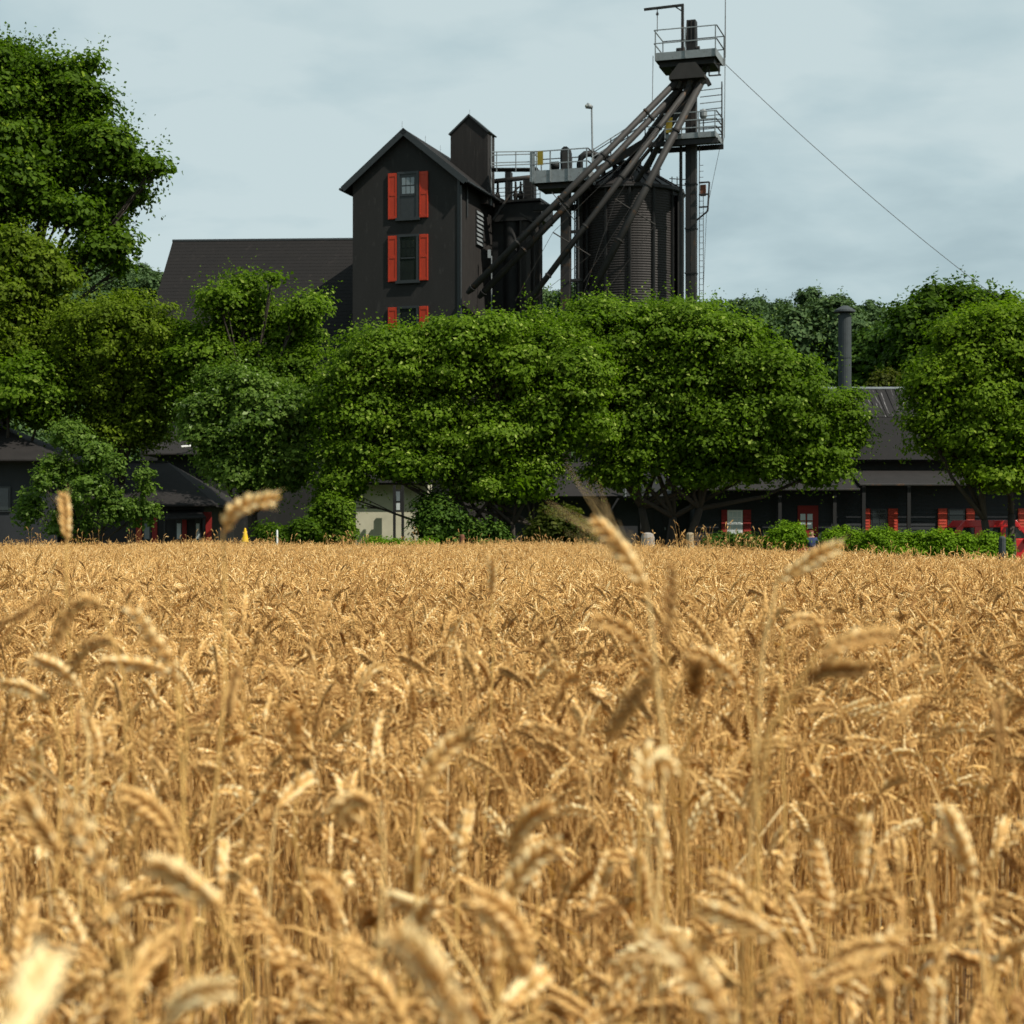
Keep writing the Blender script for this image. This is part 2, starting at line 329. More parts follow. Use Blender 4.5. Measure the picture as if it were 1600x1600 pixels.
def crown_mesh(name, lobes, n_leaves, leaf, m, seed, clump=(.45, .95), sprigs=.12, flat=.62, fill=.25, up=.55):
    """lobes: (cx,cy,cz, rx,ry,rz)"""
    rg = np.random.default_rng(seed); lob = np.array(lobes, float)
    wt = (lob[:, 3] * lob[:, 5]); wt = wt / wt.sum()
    Cs, Ns, Ss, Ts = [], [], [], []
    for li, lb in enumerate(lob):
        nl = int(n_leaves * wt[li]); c = lb[:3]; r = np.maximum(lb[3:] - .30 * np.mean(clump), lb[3:] * .5)
        ncl = max(8, int(26 * (r[0] * r[2]) / (np.mean(clump) ** 2) * .34)); ph = rg.uniform(0, 6.28, 3)
        d = unit(rg.normal(size=(ncl, 3))); d[:, 2] = np.where(d[:, 2] < -.55, -d[:, 2], d[:, 2])
        rad = rg.uniform(.66, 1.06, (ncl, 1)) ** .8 * (1 + .13 * np.sin(d @ np.array([[4.1], [3.3], [5.2]]) * 1.5 + ph[0]) + .06 * np.sin(d @ np.array([[-7.1], [6.3], [8.2]]) + ph[1]))
        cc = c + d * r * rad; cr = rg.uniform(*clump, ncl); ct = rg.uniform(-.2, .2, ncl)
        k = rg.integers(0, ncl, nl); dd = unit(rg.normal(size=(nl, 3)))
        dd[:, 2] = np.where(rg.random(nl) < .6, np.abs(dd[:, 2]), dd[:, 2])
        rr = cr[k][:, None] * rg.uniform(.35, 1.08, (nl, 1))
        C = cc[k] + dd * rr * np.array([1, 1, flat]); 
        Nn = unit(dd * .7 + d[k] * .45 + np.array([0, 0, up * .8]) + rg.normal(size=(nl, 3)) * .34)
        T = np.clip(.42 + ct[k] * .8 + rg.normal(0, .12, nl), 0, 1) ; T = np.where(rg.random(nl) < .045, .93, T)
        Cs.append(C); Ns.append(Nn); Ts.append(T); Ss.append(leaf * rg.uniform(.6, 1.35, nl))
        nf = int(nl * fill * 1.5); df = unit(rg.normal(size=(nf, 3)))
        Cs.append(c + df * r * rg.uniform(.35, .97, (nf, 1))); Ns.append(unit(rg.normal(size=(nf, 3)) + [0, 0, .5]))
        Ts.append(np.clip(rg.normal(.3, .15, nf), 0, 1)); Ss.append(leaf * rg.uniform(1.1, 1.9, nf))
        ns = int(nl * sprigs / 12)
        if ns:
            ds = unit(rg.normal(size=(ns, 3)) + [0, 0, .35]); ln = rg.uniform(.5, 1.15, (ns, 1)) * np.mean(clump) * 1.5
            p0 = c + ds * r * .93; dirs = unit(ds + rg.normal(size=(ns, 3)) * .35 + [0, 0, .3])
            for j in range(12):
                q = p0 + dirs * ln * (j / 11) + rg.normal(size=(ns, 3)) * leaf * .45
                Cs.append(q); Ns.append(unit(rg.normal(size=(ns, 3)) + [0, 0, .9])); Ts.append(np.clip(rg.normal(.5, .2, ns), 0, 1)); Ss.append(leaf * rg.uniform(.6, 1.1, ns) * (1.15 - .5 * j / 11))
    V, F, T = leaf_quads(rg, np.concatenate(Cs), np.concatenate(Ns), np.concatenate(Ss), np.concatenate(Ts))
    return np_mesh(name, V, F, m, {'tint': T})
def tree(name, label, D, lobes_px, trunk_px, n_leaves, leaf, m, seed, cat='tree', group=None, clump=(.5, 1.05), sprigs=.16, depth=.9,
         trunk_r=.16, stems=1, fill=.25, up=.55, trunk_top=None, dj=.8, flat=.62):
    """lobes_px: (px, py, rx_px, ry_px[, dD])"""
    rg = random.Random(seed); k = D / FPX
    bx = X(trunk_px, D); bz = float(ground_z(bx, D))
    r0 = root(name, (bx, D, bz), label, cat, group)
    lobes = []
    for lp in lobes_px:
        dd = lp[4] if len(lp) > 4 else rg.uniform(-dj, dj)
        p = P(lp[0], lp[1], D + dd)
        lobes.append((p.x - bx, p.y - D, p.z - bz, lp[2] * k, lp[2] * k * depth, lp[3] * k))
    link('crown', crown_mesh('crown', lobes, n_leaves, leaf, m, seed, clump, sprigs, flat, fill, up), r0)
    tb = MB()
    cen = Vector((sum(l[0] for l in lobes) / len(lobes), 0, 0)); lowz = min(l[2] - l[5] for l in lobes)
    fork = Vector((cen.x * .15 + bx, D, bz + max(.5, lowz * .75)))
    for s_ in range(stems):
        off = Vector(((s_ - (stems - 1) / 2) * trunk_r * 2.2, rg.uniform(-.15, .15), 0)); base = Vector((bx, D, bz - .15)) + off
        fk = fork + off * 3.2 + Vector((rg.uniform(-.2, .2), 0, rg.uniform(-.1, .4)))
        tb.tube([base, base.lerp(fk, .5) + Vector((rg.uniform(-.12, .12), rg.uniform(-.1, .1), 0)), fk], [trunk_r * 1.25, trunk_r, trunk_r * .8], 8)
        for li, l in enumerate(lobes):
            if li % stems != s_ and stems > 1: continue
            tgt = Vector((bx + l[0], D + l[1], bz + l[2] + l[5] * .35))
            mid = fk.lerp(tgt, .5) + Vector((rg.uniform(-.3, .3), rg.uniform(-.3, .3), -.25))
            tb.tube([fk, mid, tgt], [trunk_r * .62, trunk_r * .4, trunk_r * .12], 6)
            for q in range(4):
                st = mid.lerp(tgt, rg.uniform(0, .8)); a = rg.uniform(0, 6.28)
                tb.tube([st, Vector((bx + l[0] + math.cos(a) * l[3] * .5, D + l[1] + math.sin(a) * l[4] * .5, bz + l[2] + rg.uniform(-.4, .7) * l[5]))], [trunk_r * .22, trunk_r * .05], 5)
    tb.build('trunk', M['bark'], r0, smooth=True)
    return r0

# the far wood on the hill: one mass
protos = []
for k in range(5):
    rg = np.random.default_rng(100 + k)
    lb = [(0, 0, 5.2, 2.6, 2.6, 2.9)] + [(rg.uniform(-1.9, 1.9), rg.uniform(-1.9, 1.9), rg.uniform(3.6, 7.6), rg.uniform(1.2, 2.0), rg.uniform(1.2, 2.0), rg.uniform(1.1, 1.8)) for _ in range(6)]
    protos.append(crown_mesh('far_crown', lb, 5200, .40, LM['far'], 200 + k, clump=(.6, 1.2), sprigs=.05))
rg = np.random.default_rng(5); pts, rot, scl, idx = [], [], [], []
for y in np.arange(126, 262, 5.2):
    for x in np.arange(-.36 * y - 14, .36 * y + 14, 5.4):
        px_, py_ = x + rg.uniform(-2.2, 2.2), y + rg.uniform(-2.2, 2.2)
        pts.append((px_, py_, float(ground_z(px_, py_)) - .8)); rot.append((0, 0, rg.uniform(0, 6.28)))
        s_ = rg.uniform(.85, 1.12); scl.append((s_, s_, s_ * rg.uniform(.8, 1.1))); idx.append(rg.integers(0, 5))
tag(scatter('far_wood', pts, rot, scl, idx, protos), 'dark wood covering the far hillside, haze tinted into its blue-green leaves', 'wood', kind='stuff')

# ------------------------------------------------------------------ the grain house
GR = -17.3
gf = Fr(X(718, 85), 85, GR)                       # origin: right front corner; x to the left is negative
ZE, ZP, WD, DP = 19.0, 21.35, 5.74, 6.0
g0 = root('grain_house', gf((-WD / 2, DP / 2, -.3)), 'tall narrow dark gabled grain house with red shutters on its front', 'building')
MB(gf).prism([(-WD, -.3), (0, -.3), (0, ZE), (-WD / 2, ZP), (-WD, ZE)], 0, .25).build('wall', M['wall'], g0)
MB(gf).box(-.25, 0, .253, DP, -.3, ZE).build('wall', M['side'], g0, label='streaked side wall facing the steel bins')
MB(gf).box(-WD, -WD + .25, .253, DP, -.3, ZE).build('wall', M['wall'], g0)
MB(gf).prism([(-WD, -.3), (0, -.3), (0, ZE), (-WD / 2, ZP), (-WD, ZE)], DP, DP + .25).build('wall', M['wall'], g0)
sl_ = (ZP - ZE) / (WD / 2); oh = .52
for sg in (-1, 1):
    xe = -WD / 2 + sg * (WD / 2 + oh); ze = ZE - oh * sl_
    rf = MB(gf).slab((-WD / 2, -.30, ZP + .14), (xe, -.30, ze + .14), (xe, DP + .6, ze + .14), (-WD / 2, DP + .6, ZP + .14), .13).build('roof', M['roof'], g0)
    MB(gf).slab((-WD / 2, -.35, ZP + .17), (xe, -.35, ze + .17), (xe, -.302, ze + .17), (-WD / 2, -.302, ZP + .17), .30).build('bargeboard', M['trim'], g0)
    MB(gf).tube([(xe, -.42, ze + .05), (xe, DP + .5, ze + .05)], .07, 8).build('gutter', M['trim'], g0)
MB(gf).tube([(.09, -.05, ZE - .5), (.09, -.05, 3)], .05, 8).build('downpipe', M['trim'], g0)
MB(gf).box(-.11, .015, -.02, -.001, 0, ZE - .1).build('corner_board', M['trim'], g0)
MB(gf).tube([(.07, 1.0, ZE - .35), (.07, 1.0, ZE - 1.9)], .045, 6).build('conduit', M['trim'], g0)
for yy_, zt in ((-.48, ZP + .15), (2.9, ZP + .15), (5.2, ZP + .15)):
    MB(gf).tube([(-WD / 2, yy_, zt), (-WD / 2, yy_, zt + .32)], .008, 5).build('lightning_rod', M['wire'], g0)
cxw = -2.72 
def front_window(zb, zt, upper):
    hw = .50
    f = MB(gf)
    f.box(cxw - hw - .08, cxw - hw + .06, -.07, .02, zb, zt).box(cxw + hw - .06, cxw + hw + .08, -.07, .02, zb, zt)
    f.box(cxw - hw - .08, cxw + hw + .08, -.075, .02, zt, zt + .12)
    wn = f.build('window', M['trim'], g0)
    MB(gf).box(cxw - hw - .14, cxw + hw + .14, -.16, -.003, zb - .16, zb - .003).build('sill', M['trim'], wn)
    zm = (zb + zt) / 2
    MB(gf).box(cxw - hw + .055, cxw + hw - .055, -.03, -.004, zb, zt).build('sash', M['trim'] if upper else M['dglass'], wn)
    n = 3
    a0, a1 = cxw - hw + .15, cxw + hw - .15
    for r_ in range(2):
        for c_ in range(n):
            x0 = a0 + (a1 - a0) * c_ / n; x1 = a0 + (a1 - a0) * (c_ + 1) / n
            z1 = zt - .15 - r_ * .44
            MB(gf).box(x0 + .02, x1 - .02, -.042, -.032, z1 - .40, z1 - .03).build('pane', M['glass'] if upper else M['dglass'], wn)
    MB(gf).box(a0 - .03, a1 + .03, -.06, -.031, zm - .03 + .02, zm + .06).build('meeting_rail', M['trim'], wn)
    for sg in (-1, 1):
        xc = cxw + sg * .84
        sh = MB(gf).box(xc - .225, xc + .225, -.07, -.004, zb - .05, zt + .08)
        so_ = sh.build('shutter', M['red'], g0, bevel=.01)
        for (xa, xb) in ((-.225, -.165), (.165, .225)):
            MB(gf).box(xc + xa + .002, xc + xb - .002, -.088, -.071, zb - .048, zt + .078).build('stile', M['red'], so_)
        for zc in (zb + .05, (zb + zt) / 2 + .1, zt - .02):
            MB(gf).box(xc - .162, xc + .162, -.086, -.071, zc - .07, zc + .07).build('batten', M['red'], so_)
for zt_py, zb_py, up_ in ((272, 340, True), (370, 438, False), (482, 550, False)):
    D_ = 85.8
    front_window(Z(zb_py, D_), Z(zt_py, D_), up_)
# louvre on the side wall
lv = MB(gf).box(.004, .05, 2.5, 3.6, 15.95, 17.8).build('louvre_vent', M['dsteel'], g0)
for k in range(8):
    z0 = 16.0 + k * .225
    MB(gf).slab((.052, 2.55, z0 + .16), (.052, 3.55, z0 + .16), (.12, 3.55, z0), (.12, 2.55, z0), .025).build('slat', M['galv'], lv)
# cupola: tall box rising behind the roof
cf = Fr(X(762, 88), 88, GR)
cz0, cze, czp = 18.2, Z(207, 88.2), Z(181, 88.3)
cu = MB(cf).prism([(-2.03, cz0), (0, cz0), (0, cze), (-1.015, czp), (-2.03, cze)], 0, 1.15).build('cupola', M['side'], g0, label='windowless tower box rising behind the roof')
for sg in (-1, 1):
    xe = -1.015 + sg * 1.12; ze = cze - (czp - cze) / 1.015 * .105
    MB(cf).slab((-1.015, -.08, czp + .09), (xe, -.08, ze + .09), (xe, 1.25, ze + .09), (-1.015, 1.25, czp + .09), .085).build('roof', M['trim'], cu)
MB(cf).tube([(-1.015, .1, czp + .08), (-1.015, .1, czp + .34)], .008, 5).build('lightning_rod', M['wire'], cu)
MB(cf).box(.002, .03, .5, .62, cz0, cze - .1).build('corner_board', M['galv'], cu)

# ------------------------------------------------------------------ the barn with the long roof
bf = Fr(X(270, 96), 96, -3)
BL = 12.4
b0 = root('barn', bf((BL / 2, 0, -.3)), 'long barn with a broad steep dark shingle roof left of the tall house', 'building')
zr = Z(377, 96)
MB(bf).prism([(-8, zr - 8.2), (0, zr - .16), (8, zr - 8.2), (8, -.3), (-8, -.3)], .35, BL, axis='x').build('wall', M['wall'], b0)
nrow = 40
for k in range(nrow):                              # courses of shingles, each slightly proud of the next
    t0, t1 = k / nrow, (k + 1) / nrow + .004
    y0, y1 = -8.5 * t0, -8.5 * t1; zz0 = zr - 8.7 * t0; zz1 = zr - 8.7 * t1
    MB(bf).slab((0, y0, zz0 + .0), (BL, y0, zz0 + .0), (BL, y1, zz1 + .012), (0, y1, zz1 + .012), .06).build('shingle_course', M['roof'], b0)
MB(bf).slab((0, .05, zr), (BL, .05, zr), (BL, 8.4, zr - 8.5), (0, 8.4, zr - 8.5), .1).build('roof', M['roof'], b0)
MB(bf).tube([(-.02, .02, zr + .02), (BL, .02, zr + .02)], .09, 6).build('ridge_cap', M['trim'], b0)
MB(bf).box(-.03, BL, -8.62, -8.52, zr - 8.95, zr - 8.7).build('gutter', M['trim'], b0)
for k in range(3):
    wx = 2.2 + k * 3.6
    wo = MB(bf).box(wx, wx + 1.0, -8.06, -8.003, 4.5, 6.2).build('window', M['trim'], b0)
    MB(bf).box(wx + .1, wx + .9, -8.075, -8.062, 4.6, 6.1).build('pane', M['dglass'], wo)

# ------------------------------------------------------------------ steel bin house behind the spouts
hf = Fr(X(764, 89.5), 89.5, GR)
h0 = root('bin_house', hf((1.5, 2, -.3)), 'black steel bin house with hoppers between the tall house and the silo', 'building')
hz = Z(318, 90)
MB(hf).box(-.9, .75, .6, 5, -.3, hz).build('wall', M['dsteel'], h0)
for cx_, r_, zt in ((.98, .48, hz - .1), (1.75, .42, hz - .25), (2.35, .30, hz - .6)):
    MB(hf).lathe([(r_, -.3), (r_, 9), (r_, zt - .5), (r_ * .9, zt)], 20, cx_, .9).build('bin', M['dsteel'] if r_ > .45 else M['steel'], h0, smooth=True)
MB(hf).box(.2, 2.75, .35, 2.6, hz - 1.0, hz - .1).build('beam_frame', M['dsteel'], h0)
MB(hf).slab((-1.25, .2, hz + 1.25), (.95, .2, hz + .0), (.95, 4, hz + .0), (-1.25, 4, hz + 1.25), .12).build('roof', M['dsteel'], h0)
for px_ in (812, 833, 842):
    q = X(px_, 88.5)
    MB().tube([(q, 88.4, 0), (q + .05, 88.4, Z(345, 88.4))], .06, 6).build('post', M['steel'], h0)
MB().box(X(822, 88.2), X(829, 88.2), 88.1, 88.3, 2, Z(368, 88.2)).build('leg_casing', M['steel'], h0)
MB().bar((X(800, 89), 88.9, Z(300, 89)), (X(770, 89), 88.9, Z(345, 89)), .1).build('brace', M['steel'], h0)
MB().bar((X(850, 88.3), 88.3, Z(358, 88.3)), (X(812, 88.3), 88.3, Z(333, 88.3)), .1).build('brace', M['steel'], h0)
MB().box(X(834, 88.3), X(904, 88.3), 88.3, 88.6, Z(328, 88.3), Z(319, 88.3)).build('bridge_beam', M['dsteel'], h0)
# service platform on top with drives and rails
MB(hf).box(-.1, 2.75, .2, 2.0, hz - .05, hz + .08).build('deck', M['dsteel'], h0)
for x_ in (0, .45, .9, 1.35, 1.8, 2.25, 2.72):
    MB(hf).bar((x_, .25, hz + .08), (x_, .25, hz + 1.15), .035).build('railing_post', M['galv'] if x_ > 2.5 else M['steel'], h0)
for zz_ in (.3, .5, .72, 1.13):
    MB(hf).bar((0, .25, hz + zz_), (2.74, .25, hz + zz_), .03).build('rail', M['steel'], h0)
MB(hf).box(.72, 1.02, .5, .9, hz + .1, hz + 1.62).build('drive_housing', M['dsteel'], h0)
MB(hf).box(1.75, 2.3, .5, 1.0, hz + .1, hz + 1.30).build('drive_housing', M['dsteel'], h0)
MB(hf).tube([(.1, .6, hz + 1.18), (2.3, .6, hz + 1.28)], .13, 10).build('conveyor_trough', M['steel'], h0, smooth=True)
for x_ in (.25, 1.25, 1.52):
    MB(hf).lathe([(.05, hz + .1), (.12, hz + .2), (.16, hz + .42), (.07, hz + .62), (.05, hz + 1.1)], 10, x_, .7).build('hopper', M['dsteel'], h0)
MB(hf).tube([(1.1, .45, hz + .45), (1.7, .45, hz + .9)], .045, 6).build('strut', M['steel'], h0)
MB().box(X(762, 87.4), X(767, 87.4), 87.4, 87.5, Z(403, 87.4), Z(390, 87.4)).build('sign_plate', M['galv'], h0)
MB().tube([(X(768, 87.2), 87.2, 1), (X(768, 87.2), 87.2, Z(400, 87.2))], .03, 6).build('conduit', M['galv'], h0)

# ------------------------------------------------------------------ the round silo
SD = 89.2; scx = X(984, SD); sr = 2.72
s0 = root('grain_silo', (scx, SD, -.4), 'large round corrugated dark steel silo with a shallow cone roof', 'silo')
sf = Fr(scx, SD)
sze = Z(302, SD); prof = [(sr, -.4), (sr, 6)]
z_ = 6.0
while z_ < sze - .1:
    prof += [(sr, z_), (sr + .018, z_ + .035), (sr + .018, z_ + .06), (sr, z_ + .095)]; z_ += .13
prof += [(sr, sze)]
sh_ = MB(sf).lathe(prof, 72).build('shell', M['silo'], s0)
szt = Z(262, SD)
MB(sf).lathe([(sr + .14, sze - .12), (sr + .14, sze - .02), (.62, szt), (.6, szt + .1), (.62, szt + .28), (.3, szt + .34)], 48).build('roof', M['silo'], s0)
for k in range(24):
    a = 2 * math.pi * k / 24; c, s = math.cos(a), math.sin(a)
    MB(sf).bar((c * (sr + .12), s * (sr + .12), sze + .02), (c * .66, s * .66, szt + .03), .06).build('roof_rib', M['silo'], s0)
for k in range(14):
    a = 2 * math.pi * (k + .35) / 14; c, s = math.cos(a), math.sin(a)
    MB(sf).bar((c * (sr + .085), s * (sr + .085), -.3), (c * (sr + .085), s * (sr + .085), sze - .13), .11).build('stiffener', M['dsteel'], s0)
MB(sf).lathe([(sr + .16, sze - .22), (sr + .19, sze - .17), (sr + .16, sze - .121)], 48).build('eave_ring', M['dsteel'], s0)
for k in range(5):                                  # vents on the cone
    a = R(200 + k * 35); rr = 1.5; zc = sze + (szt - sze) * (1 - (rr - .62) / (sr - .48))
    MB(sf).lathe([(.12, zc), (.12, zc + .32), (.2, zc + .33), (.05, zc + .46)], 12, math.cos(a) * rr, math.sin(a) * rr).build('roof_vent', M['dsteel'], s0)
# side post cluster at the right of the silo
MB().box(X(1059, 87.3), X(1067, 87.3), 87.3, 87.9, -.3, Z(302, 87.3)).build('downleg', M['dsteel'], s0)
MB().box(X(902, 88.1), X(911, 88.1), 88.0, 88.4, -.3, Z(305, 88.1)).build('downleg', M['steel'], s0)
# elbow pipe over the roof
MB().tube([P(906, 330, 87.2), P(906, 255, 87.2), P(908, 246, 87.2), P(914, 241, 87.2), P(922, 240, 87.3), P(948, 247, 87.6), P(975, 255, 88.4)], .17, 12).build('aspiration_pipe', M['dsteel'], s0, smooth=True)
for px_ in (1050, 1058):
    MB().bar(P(px_, 302, 88), P(px_, 276, 88), .04).build('railing_post', M['dsteel'], s0)
for py_ in (279, 288):
    MB().bar(P(1046, py_, 88), P(1078, py_ + 2, 88), .04).build('rail', M['dsteel'], s0)

# ------------------------------------------------------------------ railings and platforms
def platform(name, parent, fr, x0, x1, y0, y1, z, h=1.1, mids=(.55,), toe=.26, thick=.12, nx=2, m='galv', post_w=.05, extra_deck=True, side_posts=1):
    p = MB(fr).box(x0, x1, y0, y1, z - thick, z).build(name, M['dsteel'], parent)
    if toe:
        MB(fr).box(x0 - .02, x1 + .02, y0 - .03, y0 - .003, z - thick - .03, z + toe).build('toe_board', M[m], p)
        MB(fr).box(x1 + .003, x1 + .03, y0 - .003, y1, z - thick - .03, z + toe).build('toe_board', M[m], p)
        MB(fr).box(x0 - .03, x0 - .003, y0 - .003, y1, z - thick - .03, z + toe).build('toe_board', M[m], p)
    pts = [(x0 + (x1 - x0) * i / nx, y0 - .06) for i in range(nx + 1)] + [(x0 - .06, y1), (x1 + .06, y1), (x0 + (x1 - x0) * .55, y1)]
    for (a, b) in pts:
        MB(fr).bar((a, b, z - thick), (a, b, z + h), post_w).build('post', M[m], p)
    for hh in list(mids) + [h]:
        MB(fr).bar((x0 - .06, y0 - .06, z + hh), (x1 + .06, y0 - .06, z + hh), post_w * .9).build('rail', M[m], p)
        MB(fr).bar((x1 + .06, y0 - .06, z + hh), (x1 + .06, y1, z + hh), post_w * .9).build('rail', M['steel'], p)
        MB(fr).bar((x0 - .06, y0 - .06, z + hh), (x0 - .06, y1, z + hh), post_w * .9).build('rail', M[m], p)
        MB(fr).bar((x0 - .06, y1, z + hh), (x1 + .06, y1, z + hh), post_w * .8).build('rail', M['steel'], p)
    return p

# ------------------------------------------------------------------ the tall bucket elevator with spouts
ED = 86.0
ef = Fr(X(1080, ED), ED, GR)
e0 = root('bucket_elevator', (ef.o.x, ED, -.2), 'tall slender grain elevator leg with railed platforms and spouts fanning down left', 'grain elevator')
MB(ef).box(-.26, .0, -.2, .2, -.2, Z(102, ED)).build('leg_casing', M['dsteel'], e0)
MB(ef).box(.015, .27, -.2, .2, -.2, Z(102, ED)).build('leg_casing', M['steel'], e0)
for k in range(10):
    zf = 3 + k * 2.25
    MB(ef).box(-.29, .30, -.23, .23, zf, zf + .07).build('casing_flange', M['dsteel'], e0)
zT = Z(93, ED)
top = platform('upper_platform', e0, ef, -1.62, 1.42, -.95, 1.05, zT, h=1.33, mids=(.66,), toe=.2, thick=.16, nx=2)
MB(ef).box(-1.5, 1.3, -.7, .95, zT - .46, zT - .163).build('support_frame', M['dsteel'], e0)
for x_ in (-.95, .62, .9):
    MB(ef).bar((x_, -.3, zT - .46), (x_ * .55, -.2, zT - 1.6), .08).build('strut', M['steel'], e0)
MB(ef).prism([(-.20, zT), (.25, zT), (.27, zT + .9), (.25, zT + 1.95), (-.20, zT + 1.95), (-.24, zT + .9)], -.2, .3).build('head_housing', M['dsteel'], e0)
for x_ in (-.18, .02, .2):
    MB(ef).box(x_, x_ + .05, -.24, -.203, zT + .9, zT + 1.94).build('housing_rib', M['steel'], e0)
MB(ef).tube([(-.72, -.1, zT + .42), (-.3, -.1, zT + .42)], .19, 12).build('motor', M['dsteel'], e0, smooth=True)
MB(ef).box(-.7, -.3, -.25, .1, zT + .003, zT + .24).build('motor_mount', M['dsteel'], e0)
MB(ef).tube([(.28, -.1, zT + .5), (.45, -.1, zT + .5)], .12, 10).build('bearing', M['steel'], e0)
# hoist davit
dv = MB(ef).bar((-.33, -.55, zT), (-.33, -.55, Z(13, ED)), .12).build('hoist_davit', M['spout'], e0)
MB(ef).bar((-.27, -.55, Z(12, ED)), (-2.3, -.55, Z(13.5, ED)), .11).build('jib', M['dsteel'], dv)
MB(ef).bar((-.33, -.55, Z(22, ED)), (-.68, -.55, Z(14, ED)), .05).build('brace', M['dsteel'], dv)
MB(ef).tube([(-1.62, -.55, Z(14, ED)), (-1.62, -.55, Z(50, ED))], .022, 6).build('hoist_cable', M['wire'], dv)
MB(ef).lathe([(.02, Z(22, ED)), (.07, Z(24, ED)), (.07, Z(21, ED)), (.02, Z(19, ED))], 8, -1.62, -.55).build('hook_block', M['dsteel'], dv)
MB(ef).tube([(-1.76, -.9, Z(90, ED)), (-1.80, -.9, Z(172, ED))], .018, 5).build('pull_rope', M['wire'], e0)
# antenna mast with conduit
MB().tube([P(1133, 90, 86.3), P(1133.5, -20, 86.3)], [.035, .02], 6).build('antenna', M['wire'], e0)
MB().tube([P(1133, 90, 86.3), P(1132, 214, 86.2), P(1130, 222, 86.2), P(1125, 224, 86.2)], .022, 6).build('conduit', M['galv'], e0)
# distributor
zd = Z(128, ED)
ds = MB(ef).prism([(-.44, zd + .72), (.42, zd + .72), (.42, zT - .463), (-.28, zT - .463)], -.8, .2).build('distributor', M['steel'], e0)
MB(ef).prism([(-.93, zd - .06), (.86, zd - .06), (.86, zd + .12), (.42, zd + .717), (-.44, zd + .717), (-.93, zd + .12)], -1.0, .4).build('outlet_hood', M['steel'], ds)
for q_ in range(6):
    MB(ef).tube([(-.78 + q_ * .3, -.3 - .25 * (q_ % 2), zd - .055), (-.90 + q_ * .28, -.3 - .25 * (q_ % 2), zd - .42)], [.2, .16], 8).build('outlet', M['steel'], ds)
MB(ef).bar((.85, -.4, zd - .02), (1.02, -.4, zd - .35), .2).build('spare_outlet', M['dsteel'], e0)
# side box frame under the upper deck
bx = MB(ef)
for a, b in (((.95, zd + .75), (1.55, zd + .75)), ((.95, zd + .18), (1.55, zd + .18)), ((.95, zd + .18), (.95, zd + .75)), ((1.45, zd + .18), (1.45, zd + .75))):
    bx.bar((a[0], -.2, a[1]), (b[0], -.2, b[1]), .06)
bx.build('box_frame', M['steel'], e0)
# lower platform
zL = Z(218, ED)
low = platform('lower_platform', e0, ef, -1.15, 1.38, -.85, .95, zL, h=1.15, mids=(.38, .76), toe=.14, thick=.1, nx=3, m='galv')
MB(ef).box(-2.25, 1.5, -.8, -.68, zL - .42, zL - .17).build('beam', M['dsteel'], e0)
MB(ef).box(-2.25, 1.5, .7, .82, zL - .42, zL - .17).build('beam', M['dsteel'], e0)
MB(ef).bar((1.4, .9, zL), (1.4, .9, zL + 2.9), .05).build('post', M['steel'], e0)
MB(ef).bar((1.52, .2, zL), (1.52, .2, zL + 2.85), .05).build('post', M['steel'], e0)
for k in range(8):
    MB(ef).bar((.35, .5, zL + .25 + k * .33), (1.5, .45, zL + .28 + k * .33), .035).build('cage_rail', M['galv'] if k % 2 else M['steel'], e0)
MB(ef).box(-1.1, -.78, -.93, -.90, zL + .2, zL + .95).build('warning_panel', M['yellow'], e0)
MB(ef).lathe([(.13, zL + .9), (.19, zL + 1.0), (.19, zL + 1.25), (.08, zL + 1.36)], 10, .72, -.5).build('lamp_globe', M['galv'], e0)
MB(ef).bar((.72, -.5, zL), (.72, -.5, zL + .9), .05).build('post', M['steel'], e0)
# long ladder on the right side
ld = MB(ef).bar((.42, .0, .5), (.42, .0, zL - .4), .035).build('ladder', M['wire'], e0)
MB(ef).bar((.62, .0, .5), (.62, .0, Z(300, ED)), .03).build('stile', M['wire'], ld)
for k in range(40):
    MB(ef).bar((.42, 0, 8 + k * .3), (.62, 0, 8 + k * .3), .022).build('rung', M['wire'], ld)
MB(ef).bar((-.55, .1, 1), (-.55, .1, zL - .3), .13).build('vertical_pipe', M['spout'], e0)
sp_ = MB(ef)
rz_ = Z(330, ED)
for a, b in (((.45, rz_ + 1.35), (.98, rz_ + 1.35)), ((.98, rz_ + 1.35), (.9, rz_ - .1)), ((.45, rz_ + .12), (.92, rz_ + .12)), ((.9, rz_ - .1), (.3, rz_ - .55)), ((.45, rz_ + .75), (.95, rz_ + .75))):
    sp_.bar((a[0], -.3, a[1]), (b[0], -.3, b[1]), .07)
sp_.build('rest_bracket', M['dsteel'], e0)
MB(ef).box(.5, .78, -.25, -.1, rz_ + .7, rz_ + 1.25).build('sign_plate', M['rust'], e0)
# spouts
def spout(a, b, r, m='spout', n=10):
    o = MB().tube([P(*a), P(*b)], r, n).build('spout', M[m], e0, smooth=True)
    pa, pb = P(*a), P(*b); ln = (pb - pa).length; t = (pb - pa).normalized()
    k = 2.6
    while k < ln - .5:
        q = pa + t * k
        MB().tube([q - t * .04, q + t * .04], r * 1.22, n).build('flange', M[m], o); k += 3.1
    return o
spout((1066, 118, 85.6), (739, 449, 84.6), .165)
spout((1073, 127, 85.9), (756, 456, 85.0), .165)
spout((1078, 135, 85.4), (818, 482, 84.8), .15)
spout((1094, 132, 85.2), (912, 480, 84.9), .185)
spout((1083, 138, 85.7), (985, 300, 86.6), .13)
spout((1064, 140, 86.1), (976, 262, 88.6), .15, 'steel')
spout((1072, 142, 86.3), (1012, 262, 88.9), .14, 'dsteel')
spout((1084, 150, 86.6), (952, 310, 87.2), .1, 'steel')
